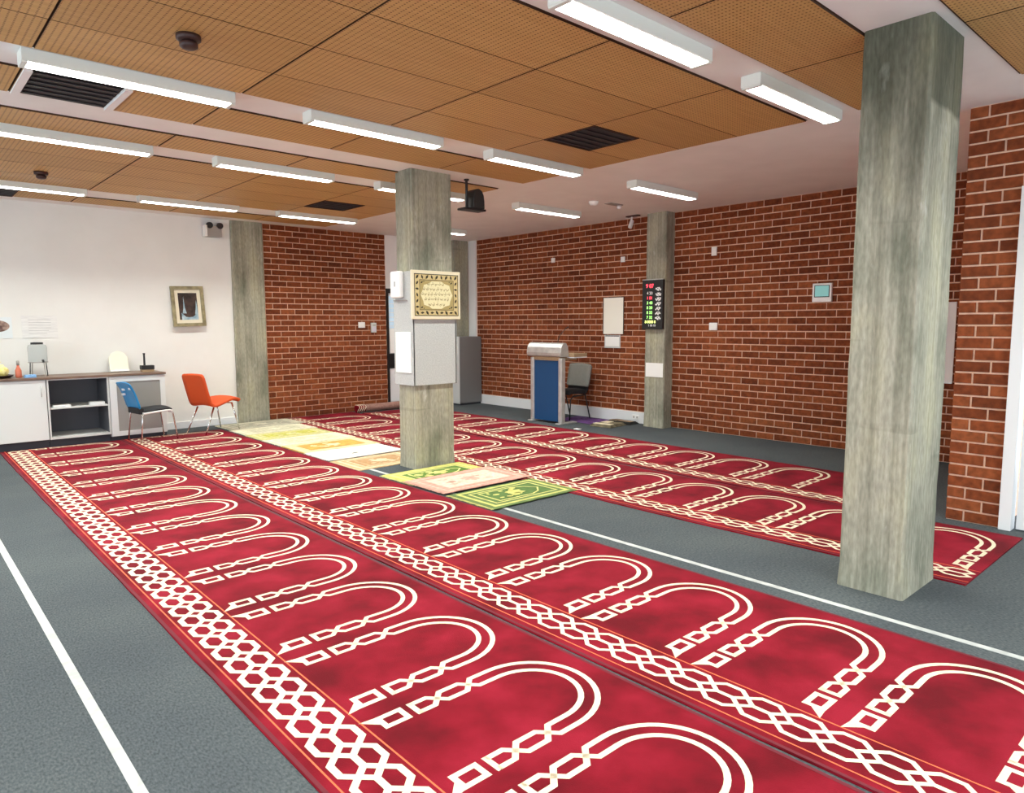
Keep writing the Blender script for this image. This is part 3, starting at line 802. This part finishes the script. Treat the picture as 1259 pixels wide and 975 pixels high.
# ------------------------------------------------------------------ right wall fittings
XW = XR - 0.0155
t = thing('paper_notice', 'tall cream paper notice in a thin dark frame on brick', 'notice', (XW, 6.94, 1.613))
bx('backing', m_black, t, -0.006, -0.205, -0.277, 0.004, 0.203, 0.277); bx('sheet', mat('cream_paper', (.92, .90, .80), .8), t, -0.008, -0.197, -0.285, -0.005, 0.188, 0.268)
t = thing('paper_notice', 'small white notice with dark top edge beneath the tall cream notice', 'notice', (XW, 6.95, 1.22))
bx('holder', m_cabframe, t, -0.006, -0.155, -0.105, 0.004, 0.155, 0.092); bx('sheet', m_paper, t, -0.008, -0.135, -0.078, -0.005, 0.135, 0.072); bx('clip', m_black, t, -0.009, -0.135, 0.072, -0.004, 0.135, 0.084)
def plate(lab, y, z, w, h, extra=None):
    t = thing('wall_plate', lab, 'switch', (XW, y, z))
    bx('plate', m_whiteplastic, t, -0.016, -w / 2, -h / 2, 0.006, w / 2, h / 2, bevel=0.004)
    bx('rocker', m_paper, t, -0.019, -w * .22, -h * .25, -0.015, w * .22, h * .25, bevel=0.002)
plate('small white plate high on brick, left of the two by the display', 8.225, 2.53, .075, .075)
plate('small white plate high on brick, directly above the tall cream notice', 6.762, 2.445, .075, .08)
plate('upright white plate high on the brick right of the slim pillar', 5.215, 2.446, .075, .115)
plate('white light switch at mid height on brick right of the slim pillar', 5.20, 1.446, .12, .10)
t = thing('control_panel', 'pale control panel with teal screen on the right brick wall', 'panel', (XW, 3.74, 1.848))
bx('case', m_whiteplastic, t, -0.03, -0.115, -0.11, 0.006, 0.115, 0.11, bevel=0.006); bx('bezel', m_black, t, -0.032, -0.092, -0.055, -0.028, 0.09, 0.088); bx('screen', m_teal, t, -0.0335, -0.082, -0.045, -0.030, 0.08, 0.08)
t = thing('whiteboard', 'white board on the brick wall between foreground pillar and pier', 'whiteboard', (XW, 2.75, 1.28))
bx('board', m_paper, t, -0.012, -0.42, -0.425, 0.005, 0.42, 0.425); bx('rim', m_silver, t, -0.014, -0.42, -0.432, 0.005, 0.42, -0.42)
t = thing('power_socket', 'small scuffed power socket on the white skirting by the slim pillar', 'socket', (XR - 0.03, 6.47, 0.09))
bx('plate', m_whiteplastic, t, -0.010, -0.06, -0.035, 0.0, 0.06, 0.035, bevel=0.003)
for y in (-.03, .03): bx('socket_hole', m_greyplastic, t, -0.0115, y - .012, -0.015, -0.009, y + .012, 0.015)
t = thing('security_camera', 'white camera on a dark bracket at the ceiling beside the slim pillar', 'camera', (8.17, 6.42, ZC))
bx('mount', m_smoke, t, -0.03, -0.11, -0.018, 0.03, 0.11, 0.0); build(MB().tube([(0, 0.02, -0.01), (0, 0.03, -0.09)], 0.012), 'arm', m_whiteplastic, t)
build(MB().tube([(0.02, 0.03, -0.07), (-0.03, 0.03, -0.17)], 0.030, 14), 'camera_body', m_whiteplastic, t, smooth=False)
t = thing('ceiling_sensor', 'white dome sensor on plaster ceiling before the right brick wall', 'sensor', (6.86, 6.02, ZC))
build(MB().lathe([(.06, 0), (.06, -.02), (.045, -.045), (.02, -.055)]), 'dome', m_whiteplastic, t, smooth=True)
t = thing('ceiling_spotlight', 'flat grey fitting on plaster ceiling right of the white dome sensor', 'light', (7.20, 5.97, ZC))
bx('plate', m_greyplastic, t, -0.13, -0.05, -0.012, 0.13, 0.05, 0, bevel=0.003); build(MB().lathe([(.03, -.012), (.03, -.045), (.02, -.055)], (.11, 0)), 'lamp_head', m_whiteplastic, t, smooth=True)

# ------------------------------------------------------------------ ceiling fittings
for (x, y), lab in (((1.34, 4.02), 'dark brown smoke detector on the nearest timber panels'), ((1.34, 8.48), 'dark brown smoke detector on the far left timber panels')):
    t = thing('smoke_detector', lab, 'detector', (x, y, ZP))
    build(MB().lathe([(.062, 0), (.062, -.022), (.05, -.03)]), 'base_ring', m_smoke, t, smooth=True)
    build(MB().lathe([(.034, -.03), (.046, -.04), (.046, -.058), (.03, -.068)]), 'sensor_head', m_smoke, t, smooth=True)
t = thing('projector', 'black domed projector hanging on a pole right of the central pillar', 'projector', (4.79, 6.0, ZC))
build(MB().lathe([(.028, 0), (.028, -.012), (.014, -.02), (.014, -.30), (.02, -.31)], (0, 0), 16), 'pole', m_black, t, smooth=True)
bx('tray', m_black, t, -0.075, -0.07, -0.325, 0.215, 0.07, -0.303, bevel=0.006)
build(MB().prism([(.035, -.303), (.035, -.19), (.05, -.13), (.08, -.10), (.115, -.095), (.155, -.115), (.18, -.16), (.19, -.22), (.192, -.303)], 'y', -0.075, 0.075), 'projector_body', m_black, t, bevel=0.008)
bx('lens', m_greyplastic, t, 0.19, -0.03, -0.28, 0.203, 0.03, -0.22, bevel=0.006)

# ------------------------------------------------------------------ far wall fittings
t = thing('emergency_spotlight', 'twin emergency spotlight near the ceiling at the end of white wall', 'light', (3.74, YL, 2.86))
bx('case', m_greyplastic, t, -0.12, -0.09, -0.10, 0.11, 0.0, 0.05, bevel=0.006); bx('bracket', m_whiteplastic, t, -0.14, -0.12, -0.10, -0.10, -0.02, 0.06, bevel=0.006)
for x in (-.06, .085):
    build(MB().tube([(x, -0.05, 0.075), (x, -0.11, 0.06)], [.035, .045], 14), 'lamp_head', m_black, t)
t = thing('framed_picture', 'framed picture with pale towers hung on the white wall', 'picture', (3.345, YL - 0.03, 1.755)); t.rotation_euler = (R(-4), R(-1.5), 0)
def frame(t, w, h, wd, dp, m, nm):
    for s in (1, -1):
        build(MB().prism([(s * w, -h), (s * w, h), (s * (w - wd), h - wd), (s * (w - wd), -h + wd)], 'y', -dp, 0), nm, m, t)
        build(MB().prism([(-w, s * h), (w, s * h), (w - wd, s * (h - wd)), (-w + wd, s * (h - wd))], 'y', -dp, 0), nm, m, t)
frame(t, .222, .285, .045, .035, noisy_mat('gilt_wood', (.20, .17, .09), (.36, .31, .17), 12, rough=.4, strength=0), 'frame_bar')
bx('mount_board', mat('cream_mount', (.80, .74, .58), .8), t, -.18, -.014, -.245, .18, -.004, .245)
m_art0 = noisy_mat('art_dark', (.018, .012, .010), (.075, .045, .035), 9, strength=0)
bx('artwork', m_art0, t, -.128, -.0165, -.19, .128, -.0135, .19)
mb = MB(); y = -.0172
for pts in ([(-.10, -.19), (.128, -.19), (.128, -.10), (.05, -.15), (.0, -.155), (-.04, -.15), (-.10, -.09)],
            [(-.085, -.10), (-.03, -.10), (-.047, -.02), (-.058, .145), (-.068, -.02)], [(.085, -.12), (.128, -.12), (.122, -.02), (.112, .09), (.10, -.02)]):
    mb.flat([(x, y, z) for x, z in pts])
build(mb, 'pale_shapes', noisy_mat('art_blue', (.22, .34, .42), (.48, .60, .66), 14, strength=0), t)
t = thing('paper_poster', 'wide faint white poster on the white wall above the drink dispenser', 'poster', (1.55, YL - 0.004, 1.476))
bx('sheet', m_paperlined, t, -0.19, -0.003, -0.14, 0.19, 0.001, 0.14)
for q in range(6): bx('text_line', m_ink, t, -0.12, -0.0036, 0.085 - q * .034, random.uniform(.06, .13), -0.003, 0.089 - q * .034)
t = thing('paper_poster', 'pale poster with a brown oval at the left photo edge', 'poster', (1.09, YL - 0.004, 1.465))
bx('sheet', mat('blue_white_paper', (.76, .82, .84), .8), t, -0.20, -0.003, -0.13, 0.17, 0.001, 0.13)
mb = MB().flat([(.0 + .145 * math.cos(a * math.pi / 16), -.0045, .02 + .075 * math.sin(a * math.pi / 16)) for a in range(32)])
build(mb, 'oval_print', noisy_mat('oval_photo', (.12, .06, .05), (.45, .32, .26), 16, strength=0), t)
t = thing('wall_plate', 'cream light switch on the far brick wall, left of the door', 'switch', (6.16, YL - 0.016, 1.478))
bx('plate', m_whiteplastic, t, -0.062, -0.014, -0.048, 0.062, 0.004, 0.048, bevel=0.003); bx('rocker', m_paper, t, -0.02, -0.018, -0.02, 0.02, -0.013, 0.02)
t = thing('door_keypad', 'pale upright keypad on the far brick wall beside the door', 'keypad', (6.385, YL - 0.016, 1.43))
bx('case', m_cabframe, t, -0.05, -0.035, -0.085, 0.05, 0.004, 0.085, bevel=0.006); bx('display', m_greyplastic, t, -0.03, -0.037, 0.035, 0.03, -0.034, 0.052); bx('keys', mat('lilac_keys', (.66, .62, .72), .5), t, -0.03, -0.037, -0.06, 0.03, -0.034, 0.02)
tag(bx('notice_sheet', m_paper, None, 6.72, YL - 0.022, 0.985, 7.1, YL - 0.0185, 1.40), 'white notice on the far door below its glass', 'notice')

# ------------------------------------------------------------------ counter along the white wall
YF = 10.05; YBK = YL - 0.02
tag(bx('worktop', m_wood, None, 0.0, YF - 0.015, 0.838, 2.84, YBK, 0.866, bevel=0.002), 'dark wood worktop over the row of low cabinets', 'worktop')
t = thing('low_cabinet', 'white low cabinet with plain doors at the left photo edge', 'cabinet', (0, YF, 0))
bx('kick_board', m_kick, t, 0.01, 0.06, 0.0, 1.485, 0.08, 0.10); bx('carcass', m_cab, t, 0.0, 0.02, 0.10, 1.485, 0.56, 0.838)
for a, b in ((0.005, 0.70), (0.706, 1.478)):
    d = bx('door', m_cab, t, a, 0.0, 0.105, b, 0.019, 0.832, bevel=0.002)
    h = MB().tube([(b - .05, -.004, .76), (b - .05, -.022, .76), (b - .05, -.022, .64), (b - .05, -.004, .64)], .006, 8); build(h, 'handle', m_cabframe, d, smooth=True)
t = thing('open_shelf_unit', 'grey open shelf unit between white cabinet and glass-front cabinet', 'shelf', (1.49, YF, 0))
W_ = 0.665
bx('kick_board', m_kick, t, 0.0, 0.06, 0.0, W_, 0.08, 0.10)
for nm, m_, a in (('side_panel', m_cabframe, (0, 0, .10, .018, .56, .838)), ('side_panel', m_cabframe, (W_ - .018, 0, .10, W_, .56, .838)), ('base_panel', m_cabframe, (.018, 0, .10, W_ - .018, .56, .125)),
                  ('top_panel', m_cabframe, (.018, 0, .825, W_ - .018, .56, .838)), ('back_panel', m_cabin, (.018, .54, .125, W_ - .018, .56, .825)), ('shelf', m_cabframe, (.018, .01, .470, W_ - .018, .54, .488))):
    bx(nm, m_, t, *a)
bx('side_lining', m_cabin, t, .0182, .012, .126, .020, .54, .824); bx('side_lining', m_cabin, t, W_ - .020, .012, .126, W_ - .0182, .54, .824)
t = thing('glass_front_cabinet', 'low cabinet with pale frame and grey glass behind the blue chair', 'cabinet', (2.16, YF, 0))
bx('kick_board', m_kick, t, 0.0, 0.06, 0.0, 0.67, 0.08, 0.06); bx('carcass', m_cab, t, 0.0, 0.02, 0.06, 0.67, 0.56, 0.838)
d = MB(); d.box(0.004, 0, .065, .085, .019, .832); d.box(.605, 0, .065, .667, .019, .832); d.box(.085, 0, .765, .605, .019, .832); d.box(.085, 0, .065, .605, .019, .125)
d = build(d, 'door', m_cab, t, bevel=.002); bx('glass', m_frost, d, .085, .008, .125, .605, .014, .765)
def stack(lab, x, y, z, n, w, h):
    t = thing('paper_stack', lab, 'papers', (x, y, z), random.uniform(-.1, .1))
    for q in range(n):
        o = bx('booklet', m_paperlined if q % 2 else m_cab, t, -w / 2, -h / 2, q * .012 + .0006, w / 2, h / 2, q * .012 + .0114); o.rotation_euler = (0, 0, random.uniform(-.08, .08))
stack('short stack of papers at the left of the open shelf', 1.64, 10.17, 0.488, 2, .19, .15)
stack('white stack of booklets at the right of the open shelf', 2.03, 10.16, 0.488, 3, .17, .16)

ZT = 0.866
t = thing('drink_dispenser', 'clear drink dispenser with black lid on a thin metal stand', 'dispenser', (1.462, 10.34, ZT))
build(MB().lathe([(.092, .175), (.10, .19), (.10, .36), (.092, .385), (.07, .395)], n=28), 'jar', m_clear, t, smooth=True)
build(MB().lathe([(.066, .395), (.066, .418), (.03, .422)]), 'lid', m_black, t, smooth=True)
build(MB().tube([(.035, -.095, .20), (.035, -.135, .20), (.035, -.140, .175)], .012, 10), 'tap', m_black, t)
for a in range(4):
    an = a * math.pi / 2 + .5; x, y = math.cos(an) * .10, math.sin(an) * .10
    build(MB().tube([(x, y, .178), (x * 1.08, y * 1.08, .08), (x * 1.14, y * 1.14, 0)], .0055, 8), 'stand_leg', m_greyplastic if a % 2 else m_black, t)
mb = MB(); mb.tube([(.101 * math.cos(a * math.pi / 12), .101 * math.sin(a * math.pi / 12), .176) for a in range(25)], .006, 8); build(mb, 'stand_ring', m_greyplastic, t, smooth=True)
t = thing('fruit_tray', 'dark oval tray at the left end of the worktop', 'tray', (1.02, 10.32, ZT))
build(MB().lathe([(.14, 0), (.185, .03), (.19, .034), (.182, .034), (.14, .010)], n=32), 'tray', m_smoke, t, smooth=True)
m_yel = noisy_mat('yellow_wrap', (.80, .70, .20), (.90, .84, .45), 20, strength=.2)
t = thing('yellow_bag', 'crumpled pale yellow bag sitting in the dark tray', 'bag', (1.04, 10.31, ZT + 0.0105))
bmx = bmesh.new(); bmesh.ops.create_icosphere(bmx, subdivisions=3, radius=.10)
for v in bmx.verts:
    k = 1 + .12 * math.sin(9 * v.co.x * 10 + 3) * math.cos(8 * v.co.y * 10) + random.uniform(-.03, .03)
    v.co = Vector((v.co.x * 1.1 * k, v.co.y * k, max(v.co.z, -.07) * .92 * k)); 
    v.co.z = max(v.co.z, -.066)
me = bpy.data.meshes.new('bag_body'); bmx.to_mesh(me); bmx.free(); me.materials.append(m_yel)
link('bag_body', me, t, (0, 0, .067)); build(MB().tube([(0, 0, .14), (.01, 0, .165), (.02, 0, .19)], [.03, .012, .03], 9), 'bag_neck', m_yel, t)
t = thing('sauce_bottle', 'orange red bottle with grey cap beside the dark tray', 'bottle', (1.245, 10.27, ZT))
build(MB().lathe([(.03, 0), (.034, .01), (.034, .085), (.015, .13), (.013, .15)]), 'bottle_body', mat('orange_red', (.62, .17, .10), .3), t, smooth=True)
build(MB().lathe([(.016, .15), (.016, .20), (.010, .205)]), 'cap', m_greyplastic, t, smooth=True)
t = thing('blue_cloth', 'folded light blue cloth in front of the drink dispenser stand', 'cloth', (1.345, 10.16, ZT))
for q in range(3):
    o = bx('cloth_fold', mat('blue_cloth', (.25, .48, .80), .8), t, -.062 + q * .004, -.045, q * .012, .062 - q * .003, .045, q * .012 + .0115, bevel=.004)
t = thing('arched_plaque', 'white arched plaque leaning on the white wall above the worktop', 'plaque', (2.40, 10.52, ZT)); t.rotation_euler = (R(-14), 0, R(3))
pl = [(-.115, 0), (.115, 0), (.115, .20), (.10, .215), (.085, .25), (.04, .275), (0, .285), (-.04, .275), (-.085, .25), (-.10, .215), (-.115, .20)]
build(MB().prism(pl, 'y', -0.012, 0.004), 'board', mat('ivory_board', (.88, .85, .70), .5), t, bevel=.003)
bx('ledge', m_whiteplastic, t, -.118, -.035, 0, .118, -.012, .022, bevel=.003)
t = thing('desk_tool', 'black upright handle on a flat block at the worktop right end', 'tool', (2.69, 10.33, ZT))
bx('base_block', m_shelfwood, t, -.075, -.05, 0, .075, .05, .03, bevel=.003); bx('black_block', m_black, t, -.08, -.055, .03, .08, .055, .085, bevel=.006); build(MB().tube([(-.03, 0, .085), (-.03, 0, .22), (-.03, 0, .25)], [.014, .012, .016], 12), 'handle', m_black, t)

# ------------------------------------------------------------------ chairs
def shell_seat(mb, prof, hw, th, n=7):
    """extrude a side profile (x,z) across y with a slight dish; closed slab"""
    P = [Vector((p[0], 0, p[1])) for p in prof]; rows = []
    for j in range(n + 1):
        s = -1 + 2 * j / n; row = []
        for i, p in enumerate(P):
            d = (P[min(i + 1, len(P) - 1)] - P[max(i - 1, 0)]).normalized(); nn = Vector((-d.z, 0, d.x))
            e = 1 - 0.14 * (i in (0, len(P) - 1)) - 0.04 * (i in (1, len(P) - 2))
            row.append((p + nn * (0.018 * s * s), Vector((0, s * hw * e, 0)), nn))
        rows.append(row)
    m = len(P); top = [[r[0] + r[1] for r in row] for row in rows]; bot = [[r[0] + r[1] - r[2] * th for r in row] for row in rows]
    vs = [v for row in top for v in row] + [v for row in bot for v in row]; o = (n + 1) * m; fs = []
    for j in range(n):
        for i in range(m - 1):
            a = j * m + i; fs.append((a, a + 1, a + m + 1, a + m)); fs.append((o + a, o + a + m, o + a + m + 1, o + a + 1))
    for i in range(m - 1):
        fs.append((i, o + i, o + i + 1, i + 1)); a = n * m + i; fs.append((a, a + 1, o + a + 1, o + a))
    for j in range(n):
        a = j * m; fs.append((a, a + m, o + a + m, o + a)); a = j * m + m - 1; fs.append((a, o + a, o + a + m, a + m))
    mb.add(vs, fs); return mb
def smooth_pts(pts, k=4):
    out = []
    P = [pts[0]] + list(pts) + [pts[-1]]
    for i in range(1, len(P) - 2):
        for q in range(k):
            t = q / k
            out.append(tuple(0.5 * ((2 * P[i][c]) + (-P[i-1][c] + P[i+1][c]) * t + (2*P[i-1][c] - 5*P[i][c] + 4*P[i+1][c] - P[i+2][c]) * t*t + (-P[i-1][c] + 3*P[i][c] - 3*P[i+1][c] + P[i+2][c]) * t**3) for c in range(2)))
    out.append(tuple(pts[-1])); return out
# orange chair (faces +X)
t = thing('side_chair', 'orange upholstered chair with thin metal legs before the white wall', 'chair', (3.38, 9.93, 0), R(20))
prof = smooth_pts([(.30, .425), (.27, .455), (.18, .468), (.02, .425), (-.11, .395), (-.17, .43), (-.21, .55), (-.25, .70), (-.285, .83)])
seat = [p for p in prof if p[0] > -.14]; back = [p for p in prof if p[0] <= -.11]
build(shell_seat(MB(), seat, .22, .035), 'seat', m_orange, t, smooth=True); build(shell_seat(MB(), back, .21, .032), 'backrest', m_orange, t, smooth=True)
for sx, sy in ((1, 1), (1, -1), (-1, 1), (-1, -1)):
    x0 = .20 if sx > 0 else -.10
    build(MB().tube([(x0, sy * .16, .41 if sx > 0 else .37), (.29 * 1.0 if sx > 0 else -.27, sy * .19, 0.016 if sx < 0 else 0.026)], [.012, .008], 10), 'leg', m_chrome, t, smooth=True)
build(MB().tube([(.20, -.16, .405), (.20, .16, .405)], .010, 8), 'cross_rail', m_chrome, t, smooth=True)
# blue and black chair (faces +X)
t = thing('side_chair', 'blue backed chair with black seat pad before the glass cabinet', 'chair', (2.54, 9.78, 0), R(8))
prof = smooth_pts([(-.17, .445), (-.195, .54), (-.23, .65), (-.275, .745), (-.295, .775)])
build(shell_seat(MB(), prof, .20, .016), 'backrest', m_blue, t, smooth=True)
bx('back_joint', m_blackfab, t, -.19, -.17, .375, -.13, .17, .45, bevel=.01)
build(shell_seat(MB(), smooth_pts([(.215, .385), (.17, .408), (.0, .400), (-.15, .388)]), .20, .022), 'seat_shell', m_whiteplastic, t, smooth=True)
build(shell_seat(MB(), smooth_pts([(.217, .405), (.17, .430), (.0, .423), (-.15, .411)]), .198, .020), 'seat_pad', m_blackfab, t, smooth=True)
for q, z in ((-.10, .70), (.10, .68), (.11, .62)):
    bx('back_slot', m_led_w, t, -.268, q - .022, z - .012, -.238, q + .022, z + .012)
for sx, sy in ((1, 1), (1, -1), (-1, 1), (-1, -1)):
    x0 = .17 if sx > 0 else -.14
    build(MB().tube([(x0, sy * .17, .385), (x0 + .05 * sx * (1 if sx > 0 else .3), sy * .18, .365), (.26 if sx > 0 else -.19, sy * .20, 0.016)], .009, 10), 'leg', m_chrome, t, smooth=True)
# grey chair behind the lectern, faces -X
t = thing('side_chair', 'grey padded chair with black underside behind the lectern', 'chair', (8.03, 7.51, 0), R(178))
prof = smooth_pts([(-.17, .50), (-.195, .58), (-.22, .70), (-.245, .815), (-.25, .83)])
build(shell_seat(MB(), prof, .235, .04), 'backrest', m_greyfab, t, smooth=True)
bx('back_rail', m_blackfab, t, -.215, -.21, .44, -.165, .21, .50, bevel=.012)
build(shell_seat(MB(), smooth_pts([(.22, .40), (.19, .43), (.0, .425), (-.19, .42)]), .22, .05), 'seat', m_blackfab, t, smooth=True)
for sy in (1, -1):
    build(MB().tube([(-.19, sy * .22, .47), (-.10, sy * .22, .385), (.14, sy * .22, .375), (.20, sy * .22, .33), (.22, sy * .22, .008)], .010, 10), 'front_leg', m_black if sy > 0 else m_chrome, t, smooth=True)
    build(MB().tube([(-.12, sy * .22, .385), (-.23, sy * .22, .008)], .010, 10), 'rear_leg', m_black, t, smooth=True)

# ------------------------------------------------------------------ lectern
t = thing('lectern', 'blue fronted lectern with silver posts and hood by the brick wall', 'lectern', (7.42, 7.43, 0))
bx('front_panel', m_lblue, t, 0.012, -0.265, 0.035, 0.03, 0.26, 0.945)
for y in (-.30, .29): build(MB().box(-.012, y - .035, .022, .075, y + .035, .985), 'post', m_silver, t, bevel=.012)
for y in (-.30, .29): bx('foot', m_silver, t, -.06, y - .05, 0.0012, .32, y + .05, .022, bevel=.006)
hood = [(.0, 1.0), (-.03, 1.015), (-.036, 1.06), (-.02, 1.14), (.01, 1.19), (.05, 1.21), (.09, 1.205), (.13, 1.15), (.15, 1.0)]
build(MB().prism(hood, 'y', -.335, .385), 'hood', m_silver, t, bevel=.008)
bx('hood_badge', m_greyplastic, t, -.0285, -.02, 1.035, -.024, .05, 1.06).rotation_euler = (0, 0, 0)
bx('under_board', m_shelfwood, t, .0, -.29, .945, .36, .29, 1.0)
bx('side_shelf', m_shelfwood, t, .155, -.43, 1.0, .44, .34, 1.05, bevel=.003); bx('shelf_edge', m_trim, t, 0.155, -.43, .985, .44, .34, .9995)
build(MB().tube([(.06, -.18, 1.20), (.10, -.19, 1.32), (.20, -.22, 1.42), (.24, -.23, 1.44)], [.006, .005, .005, .011], 8), 'microphone', m_black, t, smooth=True)

# ------------------------------------------------------------------ grey cabinet, rolled carpet, things by the lectern
t = thing('steel_cabinet', 'tall grey cabinet standing in the far corner by the door', 'cabinet', (7.85, 10.08, 0))
bx('carcass', m_greysteel, t, 0, .012, .03, .515, .365, 1.255, bevel=.004); bx('side_panel', m_cabframe, t, -.012, 0.0, .03, -.0005, .365, 1.26, bevel=.003); bx('plinth', m_kick, t, .01, .02, 0, .505, .36, .03)
bx('door', m_greysteel, t, .004, 0, .04, .511, .0115, 1.245, bevel=.003)
t = thing('rolled_carpet', 'rolled up carpet with cream patterned end lying by the far door', 'carpet', (5.92, 10.46, .068))
build(MB().tube([(0.16, 0, 0), (.6, 0, .0), (1.25, 0, .0)], .066, 18), 'roll', noisy_mat('carpet_back', (.26, .13, .10), (.36, .20, .16), 30, strength=.2), t, smooth=False)
mb = MB()
mb.tube([(0.0, 0, 0), (.16, 0, .0)], .063, 18); build(mb, 'roll_end', m_pile, t)
mb = MB()
for q in range(4):
    x = .02 + q * .04
    mb.tube([(x + .02 * math.sin(a * .9), -.0655 * math.cos(a * math.pi / 9), .0655 * math.sin(a * math.pi / 9)) for a in range(-3, 10)], .0055, 6)
build(mb, 'cream_pattern', m_cream, t)
m_purple = noisy_mat('purple_cloth', (.08, .028, .14), (.17, .07, .27), 10, strength=.3)
t = thing('purple_cloth', 'purple cloth spread on the floor under the grey chair', 'cloth', (7.93, 7.16, 0.0))
n = 12; mb = MB(); vs = []; fs = []
for i in range(n + 1):
    for j in range(n + 1):
        x, y = -.165 + .56 * i / n, -.32 + .74 * j / n
        vs.append((x + random.uniform(-.01, .01), y + random.uniform(-.01, .01), .0045 + .003 * math.sin(i * 1.3) * math.cos(j * 1.1)))
for i in range(n):
    for j in range(n): a = i * (n + 1) + j; fs.append((a, a + 1, a + n + 2, a + n + 1))
mb.add(vs, fs); build(mb, 'cloth_sheet', m_purple, t)
def folded(lab, x, y, w, h, rz, ca, cb, edge):
    t = thing('folded_mat', lab, 'mat', (x, y, 0.0), rz)
    a = noisy_mat('folded_wool', ca, cb, 14, strength=.2)
    for q in range(3): bx('fold', a, t, -w/2 + q * .015, -h/2 + q * .01, .002 + q * .013, w/2 - q * .02, h/2 - q * .012, .0145 + q * .013, bevel=.004)
    bx('pale_edge', edge, t, -w/2 + .035, -h/2 + .02, .0412, -w/2 + .12, h/2 - .03, .046)
    bx('pale_corner', edge, t, w/2 - .22, h/2 - .18, .0412, w/2 - .06, h/2 - .06, .046)
folded('olive brown folded mat with pale edges beside the purple cloth', 7.86, 6.58, .42, .36, .12, (.10, .085, .05), (.26, .22, .14), m_goldedge)
folded('dark folded mat against the white skirting near the slim pillar', 8.22, 6.60, .22, .44, .02, (.012, .012, .012), (.04, .04, .035), m_shelfwood)
tag(bx('paper_scrap', m_paper, None, 7.20, 6.57, PT + 0.002, 7.27, 6.66, PT + 0.006), 'scrap of pale paper on the farthest carpet edge before the lectern', 'paper')

# ------------------------------------------------------------------ groups of repeated things
GROUPS = {'prayer_carpet': 'crimson prayer carpets on the floor', 'prayer_mat': 'small prayer mats in the aisle', 'concrete_pillar': 'concrete pillars',
          'ceiling_vent': 'square vents in the ceiling', 'smoke_detector': 'smoke detectors on the ceiling', 'side_chair': 'chairs along the walls',
          'wall_plate': 'switch plates on the brick walls', 'floor_tape': 'taped lines on the floor', 'folded_mat': 'folded mats by the skirting',
          'notice_sheet': 'white notice sheets', 'paper_notice': 'notices on the right brick wall', 'paper_poster': 'posters on the white wall', 'paper_stack': 'paper stacks on the open shelf'}
for o in SC.objects:
    g = GROUPS.get(o.name.split('.')[0])
    if g and o.parent is None and 'label' in o: o['group'] = g
